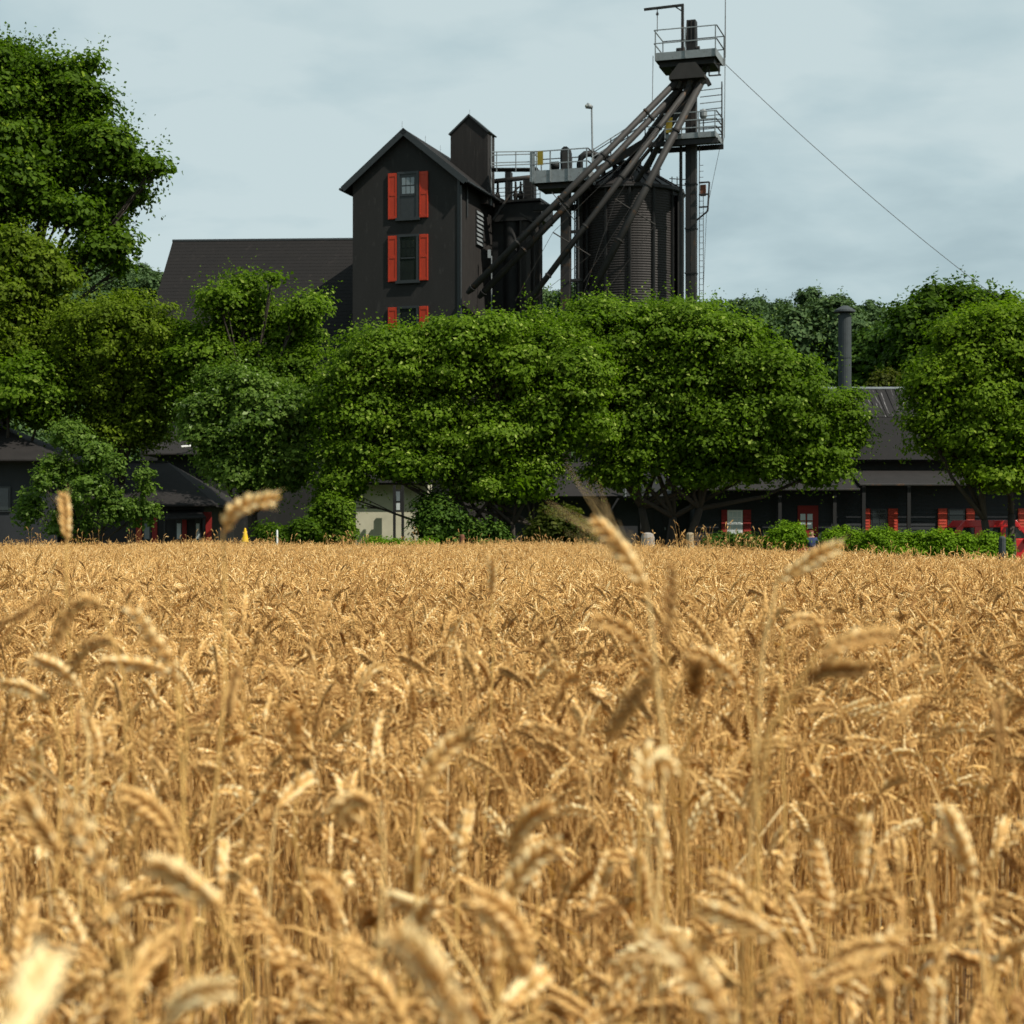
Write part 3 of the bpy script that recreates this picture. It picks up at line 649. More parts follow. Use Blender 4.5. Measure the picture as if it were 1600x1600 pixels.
for (a, b) in (((739, 449, 84.6), (730, 458, 84.8)), ((756, 456, 85.0), (748, 465, 85.2))):
    MB().tube([P(*a), P(*b)], [.2, .1], 8).build('spout_end', M['dsteel'], e0)
# king posts and truss cables of the spouts
for (a, b, r_) in (((864, 363, 84.7), (922, 399, 85.4), .035), ((961, 311, 84.9), (1024, 351, 85.6), .035), ((900, 347, 84.6), (862, 300, 85), .02)):
    MB().tube([P(*a), P(*b)], r_, 6).build('king_post', M['steel'], e0)
for (a, b) in (((1060, 160, 85.2), (962, 312, 84.9)), ((962, 312, 84.9), (905, 478, 84.8)), ((1024, 351, 85.6), (935, 470, 85.2)),
               ((1080, 150, 85.1), (864, 363, 84.7)), ((864, 363, 84.7), (805, 470, 84.8)), ((922, 399, 85.4), (822, 478, 85)), ((1000, 300, 84.7), (912, 440, 84.7))):
    MB().tube([P(*a), P(*b)], .012, 5).build('truss_cable', M['spout'], e0)

# guy wires
gw = MB(); a, b = P(1134, 101, 86.2), P(1575, 478, 97)
gpts = [a.lerp(b, t) - Vector((0, 0, 1.2 * 4 * t * (1 - t) * .35)) for t in [i / 14 for i in range(15)]]
gw.tube(gpts, .018, 6); o_ = gw.build('guy_wire', M['wire']); tag(o_, 'long thin wire slanting down right from the tall elevator to the trees', 'wire')
o_ = MB().tube([P(1126, 225, 86.6), P(1104, 330, 88), P(1098, 480, 90)], .012, 5).build('guy_wire', M['wire']); tag(o_, 'short thin wire dropping steeply beside the tall elevator leg', 'wire')

# ------------------------------------------------------------------ the short elevator with its platform
QD = 87.0
qf = Fr(X(884, QD), QD, GR)
q0 = root('short_elevator', (qf.o.x, QD, -.2), 'shorter grain elevator leg with a grey railed platform and yellow panel', 'grain elevator')
zq = Z(284, QD)
MB(qf).box(-.24, .22, -.15, .3, -.2, zq - .1).build('leg_casing', M['spout'], q0)
MB(qf).box(-.4, -.1, -.1, .22, zq, zq + .3).build('motor_mount', M['dsteel'], q0)
platform('platform', q0, qf, -1.5, 1.35, -.9, .9, zq, h=1.42, mids=(.78,), toe=.46, thick=.14, nx=3, post_w=.055)
MB(qf).box(-1.3, 1.2, -.6, .8, zq - .42, zq - .143).build('support_frame', M['spout'], q0)
MB(qf).lathe([(.02, 0), (.29, .02), (.29, .18), (.02, .2)], 20).v
hd = MB(qf).prism([(-.22, zq + .05), (.24, zq + .05), (.26, zq + 1.45), (.21, zq + 1.65), (.1, zq + 1.76), (-.06, zq + 1.76), (-.18, zq + 1.65), (-.24, zq + 1.45)], -.2, .25).build('head_housing', M['dsteel'], q0)
MB(qf).prism([(-.12, zq + .4), (.12, zq + .4), (.13, zq + 1.4), (0, zq + 1.55), (-.13, zq + 1.4)], -.24, -.203).build('inspection_cover', M['steel'], hd)
MB(qf).tube([(-.72, -.2, zq + .82), (-.32, -.2, zq + .82)], .2, 12).build('motor', M['dsteel'], q0, smooth=True)
MB(qf).tube([(.3, -.2, zq + .5), (.6, -.2, zq + .5)], .13, 10).build('bearing', M['dsteel'], q0)
MB(qf).box(-1.22, -.92, -.99, -.965, zq + .72, zq + 1.42).build('warning_panel', M['yellow'], q0)
MB(qf).box(-1.62, -1.36, -.97, -.94, zq - .1, zq + 1.4).build('side_screen', M['galv'], q0)
lq = MB(qf).bar((.42, .2, 2), (.42, .2, zq - .1), .05).build('ladder', M['dsteel'], q0)
MB(qf).bar((.62, .2, 2), (.62, .2, zq - .1), .05).build('stile', M['wire'], lq)
for k in range(26):
    MB(qf).bar((.42, .2, 8.5 + k * .35), (.62, .2, 8.5 + k * .35), .03).build('rung', M['dsteel'], lq)
for zz_ in (Z(362, QD), Z(438, QD)):
    MB(qf).bar((.2, .15, zz_), (.85, .15, zz_), .14).build('tie_beam', M['dsteel'], q0)

# catwalks
cw = root('catwalk', (X(800, 88), 88, Z(262, 88)), 'level catwalk with twin handrails between the tower box and the short elevator', 'catwalk')
for py0, py1, D_ in ((236.5, 236.5, 87.2), (241.5, 240.5, 88.2), (253.5, 252.5, 87.2), (258, 256, 88.2)):
    MB().bar(P(768, py0 + 1, D_), P(840, py1, D_), .045).build('rail', M['galv'], cw)
MB().box(X(768, 88), X(840, 88), 87.3, 88.1, Z(268, 88), Z(266.5, 88)).build('deck', M['steel'], cw)
for px_ in (776, 806, 838):
    MB().bar(P(px_, 268, 87.2), P(px_, 236.5, 87.2), .04).build('post', M['galv'], cw)
ic = root('inclined_catwalk', (X(965, 87), 87, Z(250, 87)), 'sloping catwalk with handrails climbing right behind the spouts', 'catwalk')
MB().slab(P(930, 262, 86.9), P(1012, 212, 86.9), P(1012, 213, 87.8), P(930, 263, 87.8), .38).build('deck', M['steel'], ic)
for d0, D_ in ((0, 86.9), (5, 87.8)):
    for up_ in (31, 20):
        MB().bar(P(925, 266 - up_ + d0 * .9, D_), P(1008, 213 - up_ + d0 * .9, D_), .045).build('rail', M['galv'], ic)
for t in (0, .33, .66, 1):
    MB().bar(P(928 + 80 * t, 262 - 50 * t, 86.9), P(928 + 80 * t, 232 - 50 * t, 86.9), .045).build('post', M['steel'], ic)
MB().bar(P(1000, 182, 86.9), P(1040, 183, 86.9), .04).build('rail', M['galv'], ic); MB().bar(P(1000, 198, 86.9), P(1040, 199, 86.9), .04).build('rail', M['galv'], ic)

lp = root('lamp_post', P(926, 262, 86.6), 'thin lamp pole with a small hooded lamp above the short elevator platform', 'lamp')
MB().tube([P(926, 262, 86.6), P(924.5, 168, 86.6)], .045, 8).build('pole', M['galv'], lp)
hd = MB().tube([P(925.5, 168, 86.6), P(917, 165, 86.5)], [.09, .16], 10).build('lamp_head', M['galv'], lp, smooth=True)
MB().tube([P(917.2, 166.4, 86.5), P(916.4, 167.2, 86.48)], [.13, .10], 10).build('lens', M['lampglass'], hd)

# ------------------------------------------------------------------ the long low building on the right
RD = 70.0
gz = -.75
r0 = root('long_low_building', (X(1400, RD), RD + 4, gz), 'long low charcoal building with red shutters and a stepped dark roof at right', 'building')
xl, xr = X(1085, RD), X(1760, RD)
zw = Z(757, RD)
ncl = 22
MB().box(xl, xr, RD, RD + .3, gz, zw).build('wall', M['wallblue'], r0)
for k in range(ncl):                                # clapboards
    z0 = gz + .3 + k * (zw - gz - .35) / ncl
    MB().slab((xl, RD - .006, z0 + (zw - gz - .35) / ncl), (xr, RD - .006, z0 + (zw - gz - .35) / ncl), (xr, RD - .03, z0), (xl, RD - .03, z0), .012).build('clapboard', M['wallblue'], r0)
MB().box(xl, xl + .3, RD + .31, RD + 9, gz, zw).build('wall', M['wallblue'], r0)
MB().box(xr - .3, xr, RD + .31, RD + 9, gz, zw).build('wall', M['wallblue'], r0)
# lower roof, right and left stretches
xm = X(1338, RD)
MB().slab((xm, RD - .65, Z(756, RD - .65)), (xr + .3, RD - .65, Z(756, RD - .65)), (xr + .3, RD + 1.6, Z(734, RD + 1.6)), (xm, RD + 1.6, Z(734, RD + 1.6)), .09).build('lower_roof', M['roofgrey'], r0)
MB().slab((xl - .4, RD - .75, Z(763, RD - .75)), (xm - .02, RD - .75, Z(763, RD - .75)), (xm - .02, RD + 1.6, Z(738, RD + 1.6)), (xl - .4, RD + 1.6, Z(738, RD + 1.6)), .09).build('lower_roof', M['roofgrey'], r0)
MB().tube([(xm, RD - .72, Z(757.5, RD - .7)), (xr + .3, RD - .72, Z(757.5, RD - .7))], .05, 6).build('gutter', M['spout'], r0)
MB().tube([(xl - .4, RD - .82, Z(765, RD - .8)), (xm - .02, RD - .82, Z(765, RD - .8))], .05, 6).build('gutter', M['spout'], r0)
# upper storey strip and roof
ux0 = X(1235, 73)
MB().box(ux0, xr, RD + 1.61, RD + 1.8, zw - .2, Z(717, RD + 1.6)).build('wall', M['dsteel'], r0)
ya, za = RD + 1.2, Z(718, RD + 1.2); yb, zb = RD + 5.0, Z(652, RD + 5.0); yc, zc = RD + 7.4, Z(608, RD + 7.4)
MB().slab((ux0, ya, za), (xr, ya, za), (xr, yb, zb), (ux0, yb, zb), .1).build('main_roof', M['roof'], r0)
MB().slab((ux0, yb + .003, zb + .02), (xr, yb + .003, zb + .02), (xr, yc, zc), (ux0, yc, zc), .1).build('upper_roof', M['bleached'], r0, label='upper roof strip streaked with white')
MB().tube([(ux0, yc, zc + .03), (xr, yc, zc + .03)], .07, 6).build('ridge_cap', M['galv'], r0)
MB().slab((ux0, yc + .05, zc), (xr, yc + .05, zc), (xr, yc + 6, zc - 3.4), (ux0, yc + 6, zc - 3.4), .1).build('rear_roof', M['roof'], r0)
MB().prism([(ya, za - .1), (yc, zc - .12), (yc + 6, zc - 3.5), (yc + 6, gz), (ya, gz)], ux0 + .1, ux0 + .3, axis='x').build('gable_wall', M['dsteel'], r0)
k = 0
while ux0 + .4 + k * .42 < xr - .2:                 # standing seams on the streaked roof
    xx = ux0 + .4 + k * .42
    MB().bar((xx, yb + .02, zb + .04), (xx, yc - .02, zc + .02), .028).build('roof_seam', M['bleached'], r0); k += 1
# chimney flue
cx_ = X(1320, 76); ch = MB(Fr(cx_, 76)).lathe([(.29, 3), (.29, Z(492, 76))], 20).build('chimney_flue', M['conc'], r0, smooth=False)
MB(Fr(cx_, 76)).lathe([(.22, Z(494, 76)), (.22, Z(490, 76)), (.48, Z(488, 76)), (.46, Z(485, 76)), (.14, Z(478, 76))], 20).build('rain_cap', M['conc'], ch)
MB(Fr(cx_, 76)).lathe([(.305, Z(560, 76)), (.305, Z(557, 76))], 20).build('band', M['conc'], ch)
def low_window(parent, pxl, pxr, pyt, pyb, shl, shr, glass='dglass', D=RD, panes=(2, 3), redm='red', shutters=True):
    x0, x1, z0, z1 = X(pxl, D), X(pxr, D), Z(pyb, D), Z(pyt, D); y = D - .035
    wn = MB().box(x0 - .05, x1 + .05, y - .05, y, z0 - .05, z1 + .05).build('window', M['trim'] if glass == 'dglass' else M['white'], parent)
    MB().box(x0 - .1, x1 + .1, y - .13, y - .052, z0 - .12, z0 - .052).build('sill', M['trim'], wn)
    nc, nr = panes
    for i in range(nc):
        for j in range(nr):
            MB().box(x0 + (x1 - x0) * i / nc + .018, x0 + (x1 - x0) * (i + 1) / nc - .018, y - .062, y - .051, z0 + (z1 - z0) * j / nr + .018, z0 + (z1 - z0) * (j + 1) / nr - .018).build('pane', M[glass], wn)
    for (a, b) in (shl, shr):
        if a is None: continue
        s_ = MB().box(X(a, D), X(b, D), y - .06, y - .003, z0 - .04, z1 + .06).build('shutter', M[redm], parent)
        xa, xb = X(a, D) + .04, X(b, D) - .04
        for k in range(7):
            zk = z0 + .02 + k * (z1 - z0) / 7
            MB().slab((xa, y - .062, zk + .1), (xb, y - .062, zk + .1), (xb, y - .08, zk + .01), (xa, y - .08, zk + .01), .01).build('slat', M[redm], s_)
    return wn
M['paleglass'] = mat('bright_window_glass', (.55, .60, .60), (.42, .47, .47), .2, 3, spec=.6)
low_window(r0, 1138, 1158, 799, 838, (1127, 1136), (1161, 1173), 'paleglass', redm='dred', panes=(3, 4))
low_window(r0, 1362, 1384, 797, 830, (1349, 1359), (1387, 1402))
low_window(r0, 1482, 1505, 797, 830, (1465, 1479), (1509, 1522), panes=(1, 4))
low_window(r0, 1606, 1628, 797, 830, (1590, 1603), (1632, 1645))
# doorway with red frame
dr = MB().box(X(1246, RD), X(1278, RD), RD - .07, RD - .034, gz, Z(790, RD)).build('door', M['dred'], r0)
for (a, b, c, d) in ((1250, 1258, 803, 813), (1261, 1269, 803, 813), (1250, 1258, 815, 826), (1261, 1269, 815, 826)):
    MB().box(X(a, RD), X(b, RD), RD - .085, RD - .071, Z(d, RD), Z(c, RD)).build('pane', M['paleglass'], dr)
MB().lathe([(.03, Z(836, RD)), (.03, Z(834.5, RD))], 8, X(1274, RD), RD - .1).build('handle', M['galv'], dr)
for px_ in (1215, 1300, 1345, 1415):
    MB().box(X(px_, RD) - .07, X(px_, RD) + .07, RD - .62, RD - .48, gz, Z(760, RD) - .02).build('porch_post', M['dsteel'], r0)
MB().box(X(1092, RD), X(1105, RD), RD - .16, RD - .04, Z(781, RD), Z(776, RD)).build('wall_light', M['white'], r0)

# ------------------------------------------------------------------ low buildings seen beneath the trees
c0 = root('low_shed', (X(900, 73), 75, gz + .5), 'dark low shed with a grey roof showing beneath the centre trees', 'shed')
MB().box(X(800, 72), X(1080, 72), 72, 77, -.5, Z(778, 72)).build('wall', M['wallblue'], c0)
MB().slab((X(790, 71.2), 71.2, Z(775, 71.2)), (X(974, 71.2), 71.2, Z(775, 71.2)), (X(968, 74.2), 74.2, Z(722, 74.2)), (X(790, 74.2), 74.2, Z(722, 74.2)), .1).build('roof', M['roofgrey'], c0)
MB().slab((X(976, 71.2), 71.4, Z(775, 71.4)), (X(1084, 71.2), 71.4, Z(775, 71.4)), (X(1084, 74.2), 74.2, Z(735, 74.2)), (X(976, 74.2), 74.2, Z(735, 74.2)), .1).build('roof', M['dsteel'], c0)
MB().bar((X(976, 71.1), 71.1, Z(776, 71.1)), (X(976, 71.1), 71.1, Z(745, 71.1)), .1).build('downpipe', M['galv'], c0)
for px_ in (1000, 1035):
    dd_ = MB().box(X(px_, 72), X(px_ + 22, 72), 71.93, 71.995, -.4, Z(795, 72)).build('door', M['dsteel'], c0)
    MB().box(X(px_ + 3, 72), X(px_ + 5, 72), 71.88, 71.928, Z(828, 72), Z(824, 72)).build('handle', M['galv'], dd_)

w0 = root('cream_outbuilding', (X(610, 73), 75, 0), 'pale cream walled outbuilding glimpsed under the left of the centre trees', 'building')
MB().box(X(556, 73), X(668, 73), 73, 77, -.3, Z(752, 73)).build('wall', M['cream'], w0)
MB().slab((X(545, 72.5), 72.4, Z(754, 72.4)), (X(680, 72.5), 72.4, Z(754, 72.4)), (X(675, 75), 75, Z(715, 75)), (X(550, 75), 75, Z(715, 75)), .1).build('roof', M['roof'], w0)
MB().slab((X(550, 75), 75.05, Z(715, 75)), (X(675, 75), 75.05, Z(715, 75)), (X(680, 77.5), 77.5, Z(750, 77.5)), (X(545, 77.5), 77.5, Z(750, 77.5)), .1).build('roof', M['roof'], w0)
for px_ in (614, 627):
    MB().box(X(px_, 71.9), X(px_ + 4, 71.9), 71.9, 72.1, -.2, Z(758, 71.9)).build('porch_post', M['dsteel'], w0)
wn = MB().box(X(617.6, 72.4), X(627, 72.4), 72.35, 72.42, Z(800, 72.4), Z(765, 72.4)).build('window', M['dsteel'], w0)
MB().box(X(619, 72.4), X(625, 72.4), 72.33, 72.348, Z(797, 72.4), Z(786, 72.4)).build('pane', M['paleglass'], wn); MB().box(X(619, 72.4), X(625, 72.4), 72.33, 72.348, Z(783, 72.4), Z(768, 72.4)).build('pane', M['glass'], wn)

def hip_house(name, label, pxl, pxr, py_e, py_r, D, dep, rl, rr, wallm='wallblue', roofm='roof', gzz=-.2, inset=.5):
    x0, x1 = X(pxl, D), X(pxr, D); ze = Z(py_e, D); zrr = Z(py_r, D + dep / 2); xa, xb = X(rl, D + dep / 2), X(rr, D + dep / 2)
    h = root(name, ((x0 + x1) / 2, D + dep / 2, gzz), label, 'building')
    MB().box(x0 + inset, x1 - inset, D + inset, D + dep - inset, gzz, ze - .05).build('wall', M[wallm], h)
    A, B, C, E = Vector((x0, D, ze)), Vector((x1, D, ze)), Vector((x1, D + dep, ze)), Vector((x0, D + dep, ze)); Pp, Q = Vector((xa, D + dep / 2, zrr)), Vector((xb, D + dep / 2, zrr))
    mb = MB(); t = Vector((0, 0, .1))
    vs_ = [A, B, C, E, Pp, Q, A - t, B - t, C - t, E - t]
    mb.add(vs_, [(0, 1, 5, 4), (1, 2, 5), (2, 3, 4, 5), (3, 0, 4), (0, 6, 7, 1), (1, 7, 8, 2), (2, 8, 9, 3), (3, 9, 6, 0), (6, 9, 8, 7)]); mb.build('roof', M[roofm], h)
    MB().tube([(x0, D - .04, ze - .05), (x1, D - .04, ze - .05)], .045, 6).build('gutter', M['roofgrey'], h)
    MB().bar(Pp, Q, .12).build('ridge_cap', M['trim'], h)
    return h
l1 = hip_house('hip_roofed_house', 'dark house with a grey hip roof at the far left edge', -330, 95, 717, 655, 62, 7, -200, -20, roofm='roofgrey', inset=.8)
for k in range(3):
    wo = MB().box(X(-60 + k * 55, 62.8), X(-38 + k * 55, 62.8), 62.74, 62.797, Z(800, 62.8), Z(760, 62.8)).build('window', M['trim'], l1)
    MB().box(X(-57 + k * 55, 62.8), X(-41 + k * 55, 62.8), 62.72, 62.738, Z(797, 62.8), Z(763, 62.8)).build('pane', M['dglass'], wo)
l2 = hip_house('hip_roofed_cottage', 'dark cottage with a broad brown hip roof and red trim behind the pale sapling', 90, 338, 788, 722, 64, 8, 130, 262, wallm='dsteel', roofm='roofgrey', inset=.55)
D_ = 64.55
for a, b, t_ in ((213, 222, 806), (238, 246, 808), (285, 292, 806), (318, 331, 800)):
    MB().box(X(a, D_), X(b, D_), D_ - .06, D_ - .004, -.1, Z(t_, D_)).build('red_post', M['dred'], l2)
for a, b in ((224, 236), (275, 285), (305, 314)):
    wo = MB().box(X(a, D_), X(b, D_), D_ - .05, D_ - .004, Z(845, D_), Z(810, D_)).build('window', M['trim'], l2)
    MB().box(X(a + 2, D_), X(b - 2, D_), D_ - .065, D_ - .052, Z(842, D_), Z(818, D_)).build('pane', M['paleglass' if a > 240 else 'glass'], wo)
MB().slab((X(255, 63.4), 63.4, Z(811, 63.4)), (X(322, 63.4), 63.4, Z(808, 63.4)), (X(312, 64.5), 64.5, Z(796, 64.5)), (X(262, 64.5), 64.5, Z(797, 64.5)), .06).build('porch_roof', M['roofgrey'], l2)
for px_ in (258, 319):
    MB().bar((X(px_, 63.5), 63.5, -.2), (X(px_, 63.5), 63.5, Z(811, 63.5)), .08).build('porch_post', M['dsteel'], l2)
l3 = hip_house('rear_shed', 'low rear shed whose grey roof shows between the left trees', 225, 352, 708, 668, 76, 6, 262, 320, wallm='dsteel', roofm='roofgrey')
tz = MB().tube([P(284, 700, 75.9) + Vector((0, -.1, .05)), P(297, 699, 76) + Vector((0, -.1, .05)), P(303, 696, 76.2) + Vector((0, -.1, .05)), P(311, 693, 76.4) + Vector((0, -.1, .05))], .05, 6).build('curved_pipe', M['white']); tag(tz, 'bent white pipe lying on the grey shed roof between the left trees', 'pipe')
# ------------------------------------------------------------------ small things by the field edge
def post(name, px, py0, py1, D, wpx, m, label, cat):
    fr = Fr(X(px, D), D); z0 = float(ground_z(X(px, D), D)) - .05; wd = wpx * D / FPX / 2; z1 = Z(py0, D)
    o = MB(fr).lathe([(wd, z0), (wd, z1 - .06), (wd * .8, z1 - .015), (wd * .4, z1)], 10).build(name, M[m]); tag(o, label, cat); return o
post('wooden_post', 1078, 832, 0, 52, 12, 'wood', 'short pale round wooden post at the field edge right of the centre trunks', 'post')
post('grey_post', 1566, 838, 0, 51, 11, 'conc', 'blue-grey post standing in front of the clipped hedge', 'post')
post('rusty_post', 722, 835, 0, 52, 8, 'rust', 'short rusty brown post below the centre trees', 'post')
post('white_stake', 433, 828, 0, 52, 3, 'white', 'thin white stake at the field edge left of the round bush', 'stake')
st = MB(Fr(X(1012, 52), 52)).lathe([(.20, -.1), (.22, .3), (.21, Z(840, 52)), (.17, Z(834, 52)), (.06, Z(832, 52))], 11).build('stone_bollard', M['stone'], smooth=False); tag(st, 'squat grey stone bollard at the field edge below the trunks', 'bollard')
yc_ = root('yellow_cone', (X(383, 53), 53, float(ground_z(X(383, 53), 53))), 'small bright yellow safety cone in front of the dark undergrowth at left', 'cone')
yf = Fr(X(383, 53), 53)
MB(yf).lathe([(.11, Z(847, 53)), (.10, Z(843, 53)), (.03, Z(826, 53)), (.02, Z(825, 53))], 14).build('cone_body', M['ybright'], yc_)
MB(yf).box(-.06, .06, -.06, .06, 0, Z(847.5, 53)).build('stand', M['ybright'], yc_)

# ------------------------------------------------------------------ the person
def person():
    D = 57.5; px = 1268; x, y = X(px, D), D; z = Z(828, D) - 1.52
    p0 = root('person', (x, y, z), 'person with auburn hair in a navy shirt walking behind the bushes', 'person')
    def skin(name, pts, edges, rad, m, par, sub=2):
        me = bpy.data.meshes.new(name); me.from_pydata(pts, edges, []); me.materials.append(m)
        o = bpy.data.objects.new(name, me); COL.objects.link(o); o.parent = par
        sk = o.modifiers.new('skin', 'SKIN'); sk.use_smooth_shade = True
        for i, r_ in enumerate(rad): me.skin_vertices[0].data[i].radius = (r_, r_ * .85) if isinstance(r_, float) else r_
        me.skin_vertices[0].data[0].use_root = True
        ss = o.modifiers.new('sub', 'SUBSURF'); ss.levels = sub; ss.render_levels = sub
        return o
    pts = [(0, 0, .82), (0, 0, 1.02), (0, 0, 1.20), (0, 0, 1.30), (0, -.01, 1.38), (0, -.02, 1.46),
           (-.09, 0, .78), (-.10, -.05, .44), (-.10, .05, .07), (-.10, -.07, .03),
           (.09, 0, .78), (.10, .10, .45), (.11, .22, .10), (.11, .13, .04),
           (-.16, 0, 1.22), (-.21, .06, .98), (-.20, -.04, .78), (-.20, -.08, .70),
           (.16, 0, 1.22), (.21, -.06, .98), (.19, -.18, .84), (.18, -.24, .80)]
    ed = [(0, 1), (1, 2), (2, 3), (3, 4), (4, 5), (0, 6), (6, 7), (7, 8), (8, 9), (0, 10), (10, 11), (11, 12), (12, 13), (2, 14), (14, 15), (15, 16), (16, 17), (2, 18), (18, 19), (19, 20), (20, 21)]
    rad = [.13, .115, .13, .05, .075, .07, .085, .06, .04, .035, .085, .06, .04, .035, .055, .042, .03, .028, .055, .042, .03, .028]
    skin('body', pts, ed, rad, M['skin'], p0)
    sh = [(0, 0, .90), (0, 0, 1.03), (0, 0, 1.21), (0, 0, 1.27), (-.165, 0, 1.22), (-.21, .055, 1.0), (.165, 0, 1.22), (.21, -.055, 1.0)]
    skin('shirt', sh, [(0, 1), (1, 2), (2, 3), (2, 4), (4, 5), (2, 6), (6, 7)], [(.17, .13), (.15, .12), (.165, .12), .07, .075, .06, .075, .06], M['shirt'], p0)
    tr = [(0, 0, .86), (-.09, 0, .76), (-.10, -.05, .44), (-.10, .05, .1), (.09, 0, .76), (.10, .10, .45), (.11, .22, .12)]
    skin('trousers', tr, [(0, 1), (1, 2), (2, 3), (0, 4), (4, 5), (5, 6)], [.155, .105, .08, .06, .105, .08, .06], M['trousers'], p0)
    skin('hair', [(0, .015, 1.40), (0, .02, 1.47), (0, .005, 1.50)], [(0, 1), (1, 2)], [.088, .09, .07], M['hair'], p0)
person()

# ------------------------------------------------------------------ the red car
def car():
    D = 63.0; x0 = X(1483, D); zg = float(ground_z(x0 + 2, D)); Ht = Z(815, D) - zg
    c = root('parked_car', (x0 + 2.3, D + .9, zg), 'bright red estate car parked beyond the hedge at the right edge', 'car')
    k = Ht / 1.62
    prof = [(.0, .35), (.02, .95), (.12, 1.05), (.42, 1.58), (.62, 1.62), (2.55, 1.62), (3.2, 1.08), (4.2, .98), (4.5, .85), (4.55, .35)]
    lo = [(.0, .35), (.02, 1.05), (.14, 1.18), (3.1, 1.18), (4.2, 1.02), (4.5, .85), (4.55, .35)]
    f = Fr(x0, D, 0, zg)
    MB(f).prism([(a, b * k) for a, b in lo], 0, 1.8).build('body', M['carred'], c, bevel=.05)
    gh = MB(f).prism([(a, b * k) for a, b in [(.18, 1.184), (.36, 1.465), (.66, 1.465), (2.5, 1.465), (3.0, 1.184)]], .06, 1.74).build('cabin_glass', M['dglass'], c)
    MB(f).prism([(a, b * k) for a, b in [(.34, 1.47), (.58, 1.66), (2.52, 1.66), (2.70, 1.47)]], .03, 1.77).build('car_roof', M['carred'], c, bevel=.03)
    for (a, b, w_) in ((.22, .42, .12), (1.12, 1.12, .17), (2.0, 2.0, .09), (3.02, 2.64, .08)):
        for yy in (.03, 1.77):
            MB(f).prism([(a - w_, 1.17 * k), (a + w_, 1.17 * k), (b + w_, 1.48 * k), (b - w_, 1.48 * k)], yy - .03, yy + .03).build('pillar', M['carred'], c)
    for x_ in (.85, 3.65):
        for yy in (-.02, 1.6):
            wv = MB(); b_ = []
            n = 18; cx_, cz_ = x_, .34
            vs_ = [f((cx_ + .33 * math.cos(2 * math.pi * i / n), yy, cz_ + .33 * math.sin(2 * math.pi * i / n))) for i in range(n)] + [f((cx_ + .33 * math.cos(2 * math.pi * i / n), yy + .22, cz_ + .33 * math.sin(2 * math.pi * i / n))) for i in range(n)]
            wv.add(vs_, [tuple(range(n)), tuple(range(2 * n - 1, n - 1, -1))] + [(i, i + n, (i + 1) % n + n, (i + 1) % n) for i in range(n)], raw=True)
            wo = wv.build('wheel', M['tyre'], c)
            MB(f).tube([(cx_, yy - .012, cz_), (cx_, yy + .232, cz_)], .2, 14).build('rim', M['chrome'], wo)
    for yy in (.12, 1.4):
        MB(f).box(4.5, 4.57, yy, yy + .28, .7 * k, .82 * k).build('headlight', M['lampglass'], c)
        MB(f).box(-.01, .03, yy, yy + .24, .78 * k, .95 * k).build('tail_light', M['dred'], c)
    MB(f).box(1.3, 1.5, -.03, -.005, .88 * k, .92 * k).build('door_handle', M['chrome'], c)
    MB(f).box(2.75, 2.9, -.16, .0, 1.05 * k, 1.18 * k).build('wing_mirror', M['carred'], c)
car()

# ------------------------------------------------------------------ trees, shrubs and hedges
tree('maple_tree', 'very tall dark maple towering over the left edge against the sky', 70, [(-50, 210, 130, 110), (30, 160, 80, 84), (0, 105, 55, 40), (95, 140, 52, 48), (40, 260, 110, 80), (125, 195, 56, 54), (165, 240, 58, 46), (208, 268, 46, 26), (190, 310, 46, 30), (155, 345, 50, 36), (185, 388, 24, 30), (-30, 330, 90, 60), (246, 266, 22, 9), (140, 104, 18, 18), (100, 335, 46, 28, -1.5), (150, 395, 34, 26, -1), (188, 422, 14, 16), (20, 300, 60, 38, -1.5)],
     -10, 46000, .24, LM['dark'], 11, clump=(.7, 1.3), sprigs=.30, trunk_r=.24, fill=.3)
tree('broadleaf_tree', 'yellow-green tree at the left edge just below the tall dark maple', 66, [(0, 440, 90, 80), (60, 430, 60, 60), (70, 520, 60, 70), (0, 540, 80, 70), (20, 385, 35, 30)], 10, 17000, .20, LM['yellowish'], 12, sprigs=.2)
tree('broadleaf_tree', 'dark green lower tree at the left edge above the hip roof', 64, [(10, 610, 85, 55), (70, 640, 50, 45), (-40, 620, 60, 60)], 10, 12000, .19, LM['centre'], 13)
tree('broadleaf_tree', 'rounded fine-leaved olive green tree left of the barn gable', 65, [(185, 540, 98, 78), (150, 600, 90, 70), (225, 620, 72, 80), (200, 670, 80, 50), (130, 520, 55, 45), (240, 560, 50, 60)], 185, 34000, .145, LM['yellowish'], 14, clump=(.35, .75), sprigs=.3)
tree('broadleaf_tree', 'upright tree with two leafy tops standing before the barn roof', 64, [(362, 512, 46, 42), (340, 472, 28, 22), (388, 446, 26, 10), (424, 437, 13, 7), (455, 525, 46, 36), (470, 492, 34, 26), (495, 474, 16, 11), (372, 470, 40, 26), (410, 500, 40, 34), (400, 585, 80, 48), (455, 590, 50, 50), (320, 560, 42, 45), (300, 540, 34, 36), (290, 590, 40, 50)], 395, 30000, .175, LM['centre'], 15, sprigs=.25)
tree('broadleaf_tree', 'silvery green tree in front of the barn and left of the centre trees', 61, [(370, 620, 60, 45), (340, 670, 55, 60), (420, 680, 75, 70), (400, 740, 65, 40), (465, 648, 36, 42), (350, 730, 35, 30), (450, 740, 40, 40)], 400, 31000, .165, LM['silver'], 16, sprigs=.22)
